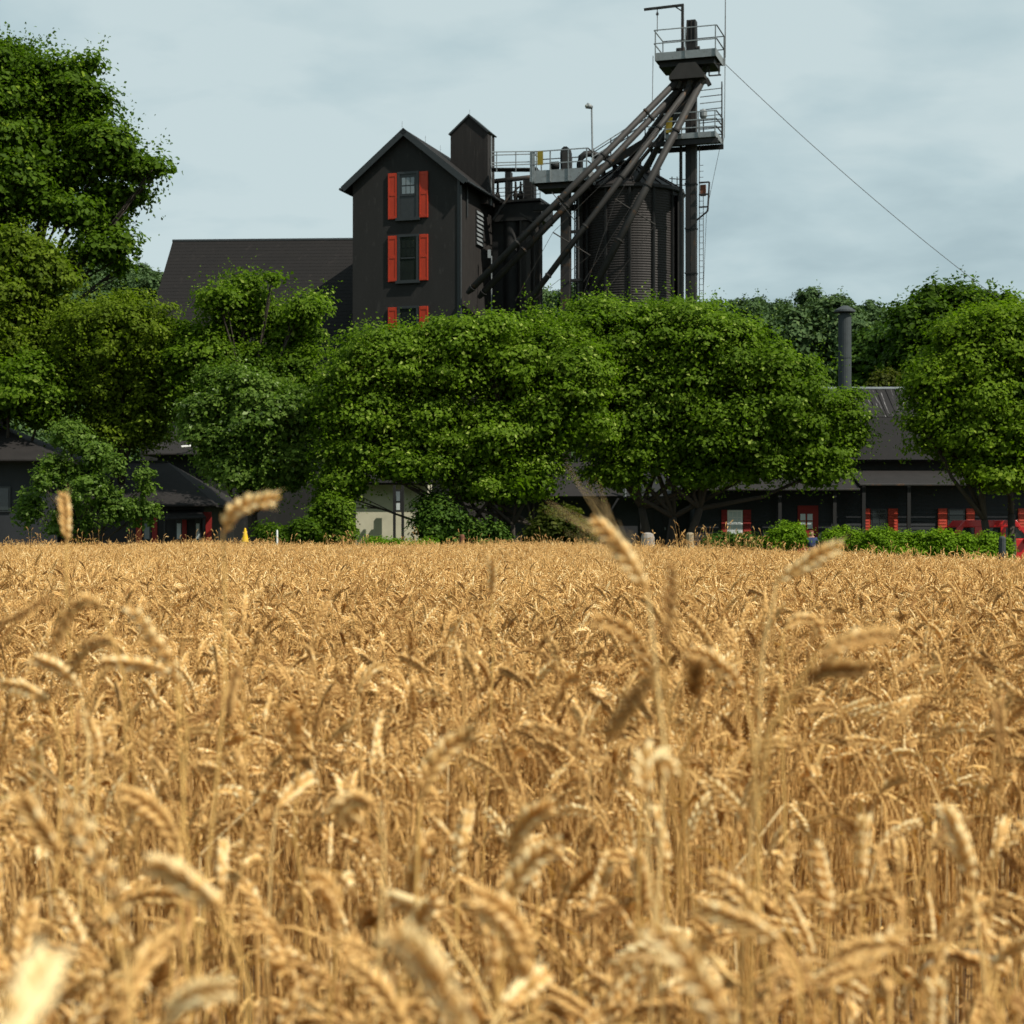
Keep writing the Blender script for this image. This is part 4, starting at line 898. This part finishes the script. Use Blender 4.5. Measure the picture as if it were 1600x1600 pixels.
tree('broadleaf_tree', 'broad low-branching centre tree whose crown covers the base of the tall house', 60, [(600, 575, 95, 62), (700, 570, 110, 68), (820, 590, 105, 75), (560, 650, 75, 70), (650, 680, 100, 75), (760, 690, 110, 70), (880, 650, 85, 85), (540, 740, 50, 55), (640, 738, 75, 26), (800, 760, 85, 40), (552, 570, 30, 30), (740, 520, 60, 26), (535, 690, 36, 50), (520, 780, 34, 34), (735, 765, 50, 32), (860, 560, 70, 50), (900, 590, 60, 50), (620, 620, 90, 70)],
     800, 98000, .155, LM['centre'], 17, stems=4, trunk_r=.11, sprigs=.15)
tree('broadleaf_tree', 'great domed tree right of centre spreading to the long low building', 62.5, [(860, 545, 95, 58), (980, 545, 100, 72), (1100, 574, 115, 76), (1212, 618, 95, 84), (1000, 640, 100, 85), (1130, 680, 120, 78), (1260, 690, 88, 75), (1310, 680, 50, 70), (1010, 710, 80, 45), (1180, 735, 70, 30), (1040, 505, 70, 32), (1140, 530, 70, 30), (930, 500, 70, 30), (1070, 508, 80, 30), (900, 520, 60, 34), (960, 590, 80, 60), (965, 742, 55, 32), (1090, 745, 60, 32), (1045, 620, 90, 60), (880, 610, 60, 60), (1280, 745, 45, 28)],
     1045, 92000, .16, LM['centre'], 18, stems=3, trunk_r=.17, sprigs=.15)
tree('broadleaf_tree', 'full round tree at the right edge over the end of the hedge', 62, [(1530, 560, 90, 80), (1600, 570, 100, 95), (1510, 640, 95, 75), (1580, 690, 110, 80), (1500, 690, 75, 45), (1560, 510, 60, 35), (1470, 600, 50, 45), (1570, 745, 70, 35), (1450, 665, 48, 22)],
     1570, 50000, .165, LM['right'], 19, stems=2, trunk_r=.17, sprigs=.12)
tree('sapling_tree', 'loose pale-leaved sapling in front of the cottage roof at left', 55, [(112, 688, 36, 30), (150, 716, 32, 26), (88, 742, 34, 30), (48, 800, 26, 30), (140, 776, 40, 34), (228, 758, 15, 30), (222, 806, 26, 26), (110, 822, 44, 26), (180, 800, 30, 30), (182, 730, 14, 20), (64, 760, 16, 20)],
     130, 6500, .14, LM['silver'], 20, clump=(.2, .42), sprigs=.45, fill=.12, trunk_r=.07)
tree('dark_tree', 'tall dark tree rising behind the right-hand tree against the sky', 100, [(1440, 520, 60, 55), (1500, 490, 55, 45), (1455, 465, 30, 24), (1545, 480, 45, 32), (1430, 580, 60, 50), (1520, 560, 60, 60)], 1470, 9000, .34, LM['dark'], 21, clump=(.7, 1.4), trunk_r=.3)
tree('background_tree', 'mid green rounded tree directly right of the chimney flue', 104, [(1362, 560, 42, 40), (1390, 545, 38, 30), (1345, 590, 40, 40), (1400, 590, 40, 35)], 1370, 6000, .32, LM['midt'], 22, clump=(.6, 1.1), trunk_r=.2)
tree('background_shrub', 'low olive brown shrub above the streaked roof', 92, [(1385, 598, 22, 20), (1365, 605, 18, 14)], 1380, 1500, .2, LM['brownish'], 23, cat='shrub', clump=(.3, .5), trunk_r=.06)
tree('background_tree', 'dim green tree behind the chimney and left of the streaked roof', 112, [(1290, 560, 60, 60), (1240, 540, 60, 50), (1330, 530, 45, 40), (1300, 500, 50, 34)], 1290, 7000, .36, LM['far'], 24, clump=(.7, 1.3), trunk_r=.25)
# bushes and hedges
def bush(name, label, D, lobes, n, leaf, m, seed, cat='bush', clump=(.18, .34), sprigs=.06, group=None, px=None, fill=.4):
    lobes = [(a, b + 3, c + 3, d + 1) for a, b, c, d in lobes]; n = int(n * 1.4)
    return tree(name, label, D, lobes, px or lobes[0][0], n, leaf, m, seed, cat=cat, clump=clump, sprigs=sprigs, trunk_r=.04, fill=fill, group=group, dj=.15, flat=.9, up=.75)
bush('round_bush', 'round clipped green bush left of the walking person', 57, [(1222, 842, 22, 22), (1240, 838, 22, 20), (1208, 850, 18, 22)], 5500, .085, LM['bright'], 31)
bush('round_bush', 'bright yellow-green rounded bush between the person and the clipped hedge', 57, [(1312, 848, 26, 24), (1326, 852, 18, 24), (1298, 856, 18, 22)], 5000, .085, LM['bright'], 32)
bush('clipped_hedge', 'long low clipped green hedge in front of the long building', 56, [(1368, 848, 26, 22), (1400, 850, 26, 22), (1432, 854, 28, 24), (1465, 852, 30, 24), (1500, 856, 30, 22), (1538, 858, 26, 24), (1565, 862, 18, 26), (1385, 862, 34, 18), (1450, 866, 40, 18), (1520, 868, 40, 18)], 17000, .085, LM['bright'], 33, cat='hedge', px=1455)
bush('round_bush', 'dark rounded bush beside the cream outbuilding wall', 58, [(520, 812, 32, 38), (538, 838, 18, 22), (500, 835, 28, 30)], 6500, .12, LM['centre'], 34, clump=(.25, .5))
bush('low_shrub', 'low bright mound of groundcover below the cream wall', 51, [(615, 852, 40, 8), (655, 854, 34, 8), (585, 852, 20, 9)], 4500, .08, LM['bright'], 35, cat='shrub')
bush('low_shrub', 'shadowed shrub between the stems of the centre tree', 59, [(700, 830, 50, 30), (750, 840, 45, 25), (680, 810, 34, 40)], 5500, .13, LM['midt'], 36, clump=(.25, .5), cat='shrub')
bush('low_shrub', 'dull green shrub under the trees left of the stone bollard', 58, [(875, 825, 36, 32), (905, 838, 26, 24), (845, 838, 26, 22)], 4500, .13, LM['brownish'], 37, clump=(.25, .5), cat='shrub')
bush('low_shrub', 'leafy green plant beneath the white paned window', 60, [(1140, 848, 26, 16), (1112, 848, 20, 14), (1165, 848, 20, 12)], 2600, .10, LM['midt'], 38, cat='shrub')
bush('low_shrub', 'dark undergrowth at the left behind the yellow cone', 57, [(440, 838, 40, 16), (480, 835, 34, 18)], 3000, .13, LM['dark'], 39, clump=(.25, .5), cat='shrub')

# ------------------------------------------------------------------ wheat
def tubeN(pts, rs, n):
    pts = np.asarray(pts, float); k = len(pts); T = np.gradient(pts, axis=0); T = unit(T)
    u = np.cross(T, [0.13, .97, .21]); u = unit(u); v = np.cross(T, u)
    a = 2 * np.pi * np.arange(n) / n
    V = pts[:, None, :] + (u[:, None, :] * np.cos(a)[None, :, None] + v[:, None, :] * np.sin(a)[None, :, None]) * np.asarray(rs)[:, None, None]
    i = np.arange(k - 1)[:, None] * n; j = np.arange(n)[None, :]; jn = (j + 1) % n
    A, B, C, Dd = i + j, i + jn, i + n + jn, i + n + j
    F = np.concatenate([np.stack([A, B, C], -1).reshape(-1, 3), np.stack([A, C, Dd], -1).reshape(-1, 3)])
    return V.reshape(-1, 3), F
def join(parts):
    V, F, T, b = [], [], [], 0
    for v, f, t in parts:
        V.append(v); F.append(f + b); T.append(np.broadcast_to(t, (len(v),))); b += len(v)
    return np.concatenate(V), np.concatenate(F), np.concatenate(T)
def resample(pts, n):
    pts = np.asarray(pts, float); d = np.r_[0, np.cumsum(np.linalg.norm(np.diff(pts, axis=0), axis=1))]; t = np.linspace(0, d[-1], n)
    return np.stack([np.interp(t, d, pts[:, k]) for k in range(3)], 1)
def smooth_path(pts, n):
    """Catmull-Rom through the points"""
    p = np.asarray(pts, float); p = np.vstack([2 * p[0] - p[1], p, 2 * p[-1] - p[-2]]); o = []
    for i in range(1, len(p) - 2):
        for t in np.linspace(0, 1, 8, endpoint=(i == len(p) - 3)):
            a, b, c, d = p[i - 1], p[i], p[i + 1], p[i + 2]
            o.append(.5 * ((2 * b) + (c - a) * t + (2 * a - 5 * b + 4 * c - d) * t * t + (3 * b - a - 3 * c + d) * t ** 3))
    return resample(np.array(o), n)
def ear_geo(rg, path, detail, awn=.0, width=1.0, tone=.6):
    """ear built of overlapping spikelets in two rows along path"""
    L_ = np.linalg.norm(np.diff(path, axis=0), axis=1).sum()
    if detail == 0:
        k = 7; q = resample(path, k); r = .0046 * width * np.array([.4, 1.1, .7, 1.15, .7, .95, .15]); v, f = tubeN(q, r, 4)
        t = np.repeat(np.clip(tone + rg.normal(0, .22, k), 0, 1), 4); return [(v, f, t)]
    nn = 13 if detail == 1 else 14; q = resample(path, nn + 3); T = unit(np.gradient(q, axis=0))
    side = unit(np.cross(T, rg.normal(size=3)[None, :] * .15 + np.array([.2, 1, .1]))); nor = np.cross(T, side)
    out_ = []
    v, f = tubeN(q, np.full(len(q), .0016), 3); out_.append((v, f, tone * .8))
    for i in range(nn):
        sg = 1 if i % 2 else -1; prog = i / nn; sc = width * (.72 + .5 * math.sin(math.pi * (prog * .85 + .1))) * rg.uniform(.88, 1.1)
        fl = ((0, 1.0),) if detail == 1 else ((-.5, .8), (.5, .95))
        for off, s_ in fl:
            ax = unit((T[i + 1] + side[i + 1] * sg * .50 + nor[i + 1] * off * .40 + rg.normal(size=3) * .06)[None])[0]
            st = q[i + 1] + side[i + 1] * sg * .0014 + nor[i + 1] * off * .0018
            ln = .0140 * sc * s_; w_ = .0026 * sc * (1.12 if detail == 1 else 1.0)
            pr = ([0, .3, .62, 1.0], [.35, 1.0, .9, .08]) if detail == 2 else ([0, .45, 1.0], [.4, 1.0, .08])
            qq = st + ax * ln * np.array(pr[0])[:, None]; v, f = tubeN(qq, w_ * np.array(pr[1]), 5 if detail == 2 else 4)
            tt = np.clip(tone + rg.normal(0, .15) + np.linspace(-.42, .30, len(qq)), 0, 1); out_.append((v, f, np.repeat(tt, 5 if detail == 2 else 4)))
            if awn > 0 and off > 0 and detail == 2 and rg.random() < (.4 if awn < .02 else .95):
                al = awn * rg.uniform(.5, 1.2); e_ = qq[-1]; d_ = unit((ax + T[i + 1] * .6 + rg.normal(size=3) * .18)[None])[0]
                v, f = tubeN(np.array([e_ - ax * .002, e_ + d_ * al]), [.00045, .00012], 3); out_.append((v, f, min(1, tone + .2)))
    return out_
def leaf_geo(rg, base, az, length, width, tone, droop=1.6):
    n = 6; s_ = np.linspace(0, 1, n); ang = .5 + droop * s_ + rg.normal(0, .15)
    dx = np.sin(ang); dz = np.cos(ang); r_ = np.r_[0, np.cumsum(dx[:-1])] * length / n; z_ = np.r_[0, np.cumsum(dz[:-1])] * length / n
    c = np.stack([base[0] + np.cos(az) * r_, base[1] + np.sin(az) * r_, base[2] + z_], 1)
    tw = rg.uniform(-1.5, 1.5) * s_; sd = np.stack([-np.sin(az) * np.cos(tw), np.cos(az) * np.cos(tw), np.sin(tw)], 1) * (width * np.sin(np.pi * (s_ * .85 + .12)))[:, None]
    V = np.concatenate([c - sd, c, c + sd]); V[n:2 * n, 2] -= width * .5
    F = []
    for i in range(n - 1):
        for o_ in (0, n):
            F += [(o_ + i, o_ + i + 1, o_ + n + i + 1), (o_ + i, o_ + n + i + 1, o_ + n + i)]
    return (V, np.array(F), tone)
def arc_paths(rg, h, lean, bend, az, ear_len, curl):
    """stem and ear centre lines: h = height of the highest point roughly"""
    n = 14; s_ = np.linspace(0, 1, n); ang = lean * s_ + bend * np.clip((s_ - .72) / .28, 0, 1) ** 1.6
    st = h / n; r_ = np.r_[0, np.cumsum(np.sin(ang[:-1]))] * st; z_ = np.r_[0, np.cumsum(np.cos(ang[:-1]))] * st
    m_ = 8; e_ang = ang[-1] + curl * np.linspace(0, 1, m_); es = ear_len / (m_ - 1)
    er = r_[-1] + np.r_[0, np.cumsum(np.sin(e_ang[:-1]))] * es; ez = z_[-1] + np.r_[0, np.cumsum(np.cos(e_ang[:-1]))] * es
    f = lambda r, z: np.stack([np.cos(az) * r, np.sin(az) * r, z], 1)
    wob = rg.normal(0, .004, (n, 3)); wob[0] = 0; wob[-1] = 0; wob[:, 2] = 0
    return f(r_, z_) + wob, f(er, ez)
def rand_arc(rg, hm=.93, hs=.05):
    h = rg.normal(hm, hs) - .12 * rg.random() ** 3; bend = abs(rg.normal(.85, .75)); return arc_paths(rg, h, rg.normal(.05, .10), min(bend, 2.2), rg.uniform(0, 6.283), rg.uniform(.062, .095), rg.uniform(.1, 1.1))

# tiles for the distance: many stalks in one mesh
def tile(seed, n, half, detail):
    rg = np.random.default_rng(seed); parts = []
    for k in range(n):
        sp, ep = rand_arc(rg); o_ = np.array([rg.uniform(-half, half), rg.uniform(-half, half), 0]); tn = np.clip(rg.normal(.60, .22), .05, 1)
        q = resample(sp, 6) ; v, f = tubeN(q, np.linspace(.0021, .0015, 6), 3); v = v + o_; parts.append((v, f, tn - .12))
        for g in ear_geo(rg, ep, detail, width=1.0, tone=tn): parts.append((g[0] + o_, g[1], g[2]))
        if rg.random() < .9:
            g = leaf_geo(rg, q[rg.integers(2, 5)], rg.uniform(0, 6.28), rg.uniform(.1, .2), .0045, np.clip(rg.normal(.4, .2), 0, 1)); parts.append((g[0] + o_, g[1], g[2]))
    V, F, T = join(parts); return np_mesh('wheat_tile', V, F, M['wheat'], {'tint': T})
tiles = [tile(300 + k, 58, .32, 0) for k in range(8)]
mids = [tile(320 + k, 22, .17, 1) for k in range(10)]
rg = np.random.default_rng(9); pts, rot, scl, idx = [], [], [], []
def put(x, y, ids, hs, tilt=.05):
    pts.append((x, y, float(ground_z(x, y)))); rot.append((rg.normal(0, tilt), rg.normal(0, tilt), rg.uniform(0, 6.283)))
    patch = 1 + .05 * math.sin(x * .8 + 2 * math.sin(y * .23)) * math.sin(y * .35 + 1)
    scl.append((1, 1, rg.normal(1, hs) * patch)); idx.append(ids[rg.integers(0, len(ids))])
y = 11.0
while y < FIELD_Y:
    hw_ = .31 * y + 3.5; x = -hw_
    while x < hw_:
        put(x + rg.uniform(-.2, .2), y + rg.uniform(-.2, .2), range(0, 8), .045); x += .46
    y += .46
# mid distance, denser pieces, from just beyond the single stalks; and around and behind the camera
y = 1.25
while y < 11.2:
    hw_ = .31 * y + 1.6; x = -hw_
    while x < hw_:
        if math.hypot(x, y) > 1.2: put(x + rg.uniform(-.1, .1), y + rg.uniform(-.1, .1), range(8, 18), .055, .07)
        if y < 3.0 and rg.random() < .3: del pts[-1], rot[-1], scl[-1], idx[-1]
        elif y < 2.4: scl[-1] = (1, 1, .90 + .05 * rg.random())
        x += .26
    y += .26
def blocked(x, y):      # the photographer's trodden spot
    return math.hypot(x, y) < .75 or (abs(x) < .35 * y + .25 and y < 2.05 and y > 0)
y = -2.5
while y < 2.0:
    x = -3.0
    while x < 3.0:
        xx, yy = x + rg.uniform(-.1, .1), y + rg.uniform(-.1, .1)
        if not blocked(xx, yy): put(xx, yy, range(8, 18), .04, .04)
        x += .3
    y += .3
# stragglers standing higher than the crop
rag = [tile(350 + k, 3, .12, 1) for k in range(4)]
for k in range(520):
    y = rg.uniform(3.0, FIELD_Y); x = rg.uniform(-.31, .31) * y
    pts.append((x, y, float(ground_z(x, y)))); rot.append((rg.normal(0, .06), rg.normal(0, .06), rg.uniform(0, 6.28)))
    scl.append((1, 1, rg.uniform(1.06, 1.20))); idx.append(18 + rg.integers(0, 4))
for k in range(150):
    y = rg.uniform(36.0, FIELD_Y); x = rg.uniform(-.31, .31) * y
    pts.append((x, y, float(ground_z(x, y)))); rot.append((rg.normal(0, .08), rg.normal(0, .08), rg.uniform(0, 6.28)))
    scl.append((1, 1, rg.uniform(1.12, 1.45))); idx.append(18 + rg.integers(0, 4))
for k in range(55):
    y = rg.uniform(41.0, FIELD_Y); x = rg.normal(5.6, .8) if k < 30 else rg.uniform(-13, 13)
    pts.append((x, y, float(ground_z(x, y)))); rot.append((rg.normal(0, .12), rg.normal(0, .12), rg.uniform(0, 6.28)))
    scl.append((1.3, 1.3, rg.uniform(1.35, 1.75) if k < 30 else rg.uniform(1.25, 1.5))); idx.append(18 + rg.integers(0, 4))
tag(scatter('wheat_field', pts, rot, scl, idx, tiles + mids + rag), 'dense golden ripe wheat filling the field to its far edge', 'wheat', kind='stuff')

# single stalks near the lens
GRP = 'ripe wheat stalks at the near edge of the field'
def add_stalk(label, V3, cat='wheat stalk', group=GRP):
    """V3 = dict(stem path, ear path) in world space"""
kinds = []
for k in range(16):
    rg = np.random.default_rng(400 + k); sp, ep = rand_arc(rg, .92, .03); tn = np.clip(rg.normal(.70, .2), .2, 1)
    v, f = tubeN(sp, np.linspace(.0023, .0014, len(sp)), 6); ms = np_mesh('stem', v, f, M['straw'], {'tint': np.full(len(v), tn - .1)}, smooth=True)
    V, F, T = join(ear_geo(rg, ep, 2, awn=.008 if k % 4 else .02, tone=tn, width=1.2)); mE = np_mesh('ear', V, F, M['wheat'], {'tint': T}, smooth=True)
    lv_ = []
    for q in range(2 + k % 2):
        g = leaf_geo(rg, sp[rg.integers(6, 11)], rg.uniform(0, 6.28), rg.uniform(.14, .28), rg.uniform(.004, .007), np.clip(rg.normal(.55, .25), 0, 1), rg.uniform(.8, 2.2)); lv_.append(np_mesh('leaf', g[0], g[1], M['dryleaf'], {'tint': np.full(len(g[0]), g[2])}))
    kinds.append((ms, mE, lv_, float(ep[:, 2].max())))
rg = np.random.default_rng(77); placed = 0; tries = 0; P2 = []
while placed < 262 and tries < 9000:
    tries += 1
    d = math.sqrt(rg.uniform(.80 ** 2, 2.0 ** 2)); x = rg.uniform(-.34, .34) * d
    if any((x - a) ** 2 + (d - b) ** 2 < .022 ** 2 for a, b in P2): continue
    k = int(rg.integers(0, 16)); ms, mE, lv_, top = kinds[k]; s_ = rg.normal(1.0, .06)
    py_top = HZ + (HC - top * s_) * FPX / d
    if d < 1.35 and py_top < 1290 + (1.35 - d) * 500: continue
    if py_top < 1010: continue
    P2.append((x, d))
    r_ = root('wheat_stalk', (x, d, float(ground_z(x, d))), 'ripe golden wheat stalk with nodding ear in the crowded near edge of the field', 'wheat stalk', GRP)
    r_.rotation_euler = (rg.normal(0, .06), rg.normal(0, .06), rg.uniform(0, 6.283)); r_.scale = (s_, s_, s_)
    link('stem', ms, r_); link('ear', mE, r_)
    for m_ in lv_: link('leaf', m_, r_)
    placed += 1

def hero(label, ear_px, D, stem_px=None, awn=.008, width=1.0, tone=.65, dd=0.0, seed=0):
    """ear_px from stalk joint to tip, pixel rows turned into points around distance D"""
    rg = np.random.default_rng(900 + seed); n = len(ear_px)
    E = np.array([P(a, b, D + dd * i / (n - 1)) for i, (a, b) in enumerate(ear_px)])
    base = E[0]
    mid = [np.array(P(a, b, D)) for a, b in (stem_px or [])]
    foot_x = (mid[-1][0] if mid else base[0]) + rg.uniform(-.11, .11); foot = np.array([foot_x, D + rg.uniform(-.04, .04), 0.0])
    S_ = smooth_path(np.array(([E[0]] + mid + [foot * .5 + (mid[-1] if mid else base) * .5, foot])[::-1]), 18)
    Es = smooth_path(E, 24)
    r_ = root('wheat_stalk', tuple(foot), label, 'wheat stalk', GRP)
    v, f = tubeN(S_ - foot, np.linspace(.0019, .0012, len(S_)), 6); link('stem', np_mesh('stem', v, f, M['straw'], {'tint': np.full(len(v), tone - .08)}, smooth=True), r_)
    V, F, T = join(ear_geo(rg, Es - foot, 2, awn=awn, width=width, tone=tone)); link('ear', np_mesh('ear', V, F, M['wheat'], {'tint': T}, smooth=True), r_)
    g = leaf_geo(rg, S_[rg.integers(8, 13)] - foot, rg.uniform(0, 6.28), rg.uniform(.1, .2), .005, np.clip(rg.normal(.4, .2), 0, 1)); link('leaf', np_mesh('leaf', g[0], g[1], M['dryleaf'], {'tint': np.full(len(g[0]), g[2])}), r_)
H = [
 ('pale wheat ear arching right above the field edge below the left trees', [(349, 835), (362, 806), (388, 788), (438, 778)], 1.75, [(352, 960), (345, 1150)], .01, 1.05, .85),
 ('upright blurred wheat ear standing up before the sapling at left', [(104, 848), (103, 806), (99, 768)], 2.3, [(106, 1000)], .01, 1, .65),
 ('highest wheat ear, long-bearded, leaning left before the centre trunks', [(1012, 926), (994, 896), (970, 858), (945, 828), (926, 806)], 1.6, [(1024, 1030), (1036, 1250)], .055, 1.1, .92),
 ('pale wheat ear pointing up right before the low bushes', [(1214, 908), (1252, 886), (1285, 866), (1320, 853)], 1.75, [(1195, 980), (1175, 1300)], .012, 1.1, .9),
 ('wheat ear drooping left with its stalk joint near the tall upright ear', [(1020, 1042), (988, 994), (955, 974), (917, 971)], 1.75, [(1032, 1130), (1034, 1300)], .01, 1, .62),
 ('dark upright wheat ear right of centre standing behind crossing ears', [(1042, 1010), (1046, 950), (1050, 876)], 1.5, [(1040, 1120)], .01, .8, .28),
 ('brown wheat ear hanging straight down left from a crossing stalk', [(1030, 1038), (996, 1085), (962, 1130), (944, 1160)], 1.45, [(1052, 1060), (1066, 1230)], .01, 1, .35),
 ('wheat ear slanting up left between the crossing stalks right of centre', [(1163, 1082), (1138, 1052), (1108, 1028), (1070, 1014)], 1.75, [(1178, 1160)], .01, 1, .75),
 ('short dark wheat ear upright on a thick dark stalk right of centre', [(1084, 1092), (1087, 1062), (1090, 1030)], 1.7, [(1076, 1160), (1066, 1330)], .01, 1.2, .22),
 ('small pale wheat ear curled over below the pale pointing ear', [(1224, 985), (1242, 970), (1268, 970), (1286, 1000)], 2.2, [(1220, 1100)], .01, 1, .85),
 ('long blurred wheat ear pointing right above a dark nodding one', [(1276, 1022), (1320, 1004), (1360, 995), (1402, 994)], 1.4, [(1246, 1062), (1190, 1240)], .014, .95, .55),
 ('dark nodding wheat ear pointing right on a slanting stalk', [(1262, 1066), (1285, 1050), (1320, 1046), (1358, 1046)], 1.55, [(1228, 1108), (1170, 1280)], .012, 1.15, .2),
 ('wheat ear curving up left from a tall stalk at left', [(276, 1076), (268, 1040), (240, 1000), (216, 962), (196, 944)], 1.7, [(284, 1130), (290, 1300)], .008, 1, .8),
 ('wheat ear arched over and drooping left near the left edge', [(162, 954), (136, 938), (104, 964), (76, 1026)], 1.75, [(182, 1010), (196, 1200)], .008, 1, .45),
 ('dark arched wheat ear nested below the arching one at left', [(186, 1016), (168, 1002), (134, 1014), (106, 1052)], 1.9, [(204, 1090)], .008, 1, .35),
 ('wheat ear lying level to the left below the arching ears', [(274, 1060), (244, 1044), (202, 1036), (150, 1036)], 1.85, [(292, 1150)], .008, 1, .72),
 ('pale wheat ear pointing up left near the left edge', [(126, 1080), (100, 1050), (74, 1036), (46, 1027)], 2.0, [(138, 1180)], .008, 1, .85),
 ('pale wheat ear standing up below the one pointing up left', [(152, 1204), (150, 1160), (131, 1110)], 2.1, [(150, 1300)], .01, 1, .9),
 ('thin wheat ear entering from the left edge pointing left', [(80, 1100), (42, 1078), (-4, 1068)], 2.0, [(96, 1200)], .01, 1, .65),
 ('brown wheat ear slanting down to the left edge', [(80, 930), (38, 958), (-6, 978)], 2.1, [(120, 1000), (150, 1200)], .006, .7, .25),
 ('narrow brown wheat ear hanging beside a pale bent tip at left', [(374, 1038), (362, 1082), (357, 1118)], 2.0, [(380, 1060), (384, 1200)], .006, .95, .25),
 ('broad pale blurred wheat ear slanting up left low in the picture', [(350, 1424), (314, 1394), (270, 1364), (232, 1350)], 1.12, [(362, 1480), (388, 1610)], .008, 1.15, .85),
 ('hugest blurred pale wheat ear in the bottom left corner', [(0, 1650), (36, 1580), (84, 1490)], .62, [(-20, 1760)], .006, 1.0, .9),
 ('pale wheat ear arching to the right at the bottom edge', [(256, 1600), (286, 1568), (322, 1550), (368, 1544)], 1.05, [(250, 1660)], .008, 1, .9),
 ('large blurred wheat ear slanting up left at the bottom centre', [(735, 1620), (700, 1560), (655, 1490), (606, 1448)], .82, [(760, 1700)], .006, .95, .85),
 ('pale wheat ear curled over right of centre below the dark short one', [(1010, 1250), (1004, 1200), (1024, 1180), (1052, 1214)], 1.45, [(1012, 1330)], .006, 1.15, .92),
 ('grey-gold wheat ear slanting up left low on the right', [(1226, 1478), (1180, 1450), (1130, 1430), (1086, 1417)], 1.3, [(1250, 1530)], .008, 1, .7),
 ('grey-gold wheat ear lying almost level at lower right', [(1424, 1486), (1390, 1476), (1340, 1482), (1296, 1500)], 1.35, [(1500, 1500), (1560, 1560)], .01, 1, .6),
 ('blurred wheat ear slanting down left at the bottom right of centre', [(1010, 1440), (1060, 1490), (1110, 1560), (1150, 1620)][::-1], .95, [(1170, 1690)], .008, 1, .75),
 ('pale wheat ear bent over a dark one below the centre of the picture', [(560, 1290), (530, 1268), (560, 1250), (590, 1262)][::-1], 1.5, [(600, 1330)], .008, 1.1, .9),
 ('wheat ear slanting up right at lower left of centre', [(432, 1262), (460, 1234), (492, 1212)], 1.9, [(424, 1330)], .008, 1, .85),
 ('brownish wheat ear slanting left at lower left', [(60, 1400), (96, 1340), (66, 1300), (30, 1240)][1:], 1.4, [(170, 1420), (200, 1560)], .01, 1.1, .5),
 ('pale knotty wheat ear rising along a slanting stalk at lower left', [(196, 1480), (184, 1400), (150, 1330), (96, 1230)], 1.15, [(204, 1560)], .008, .85, .75),
 ('brown upright wheat ear near the right edge', [(1562, 1172), (1562, 1130), (1558, 1095)], 2.0, [(1560, 1280)], .006, .9, .25),
 ('long thin wheat ear bowed to the left across the centre', [(960, 1200), (910, 1165), (860, 1142), (800, 1135)], 1.8, [(1000, 1260)], .006, .8, .55),
 ('upright wheat ear poking above the far edge left of the long-bearded one', [(768, 930), (770, 900), (768, 868)], 2.9, [(770, 1040)], .02, .8, .75),
]
for i, h in enumerate(H):
    hero(h[0], h[1], h[2], h[3], h[4], h[5], min(1, h[6] * 1.12), dd=(-.03, .02, .04, -.02)[i % 4], seed=i)
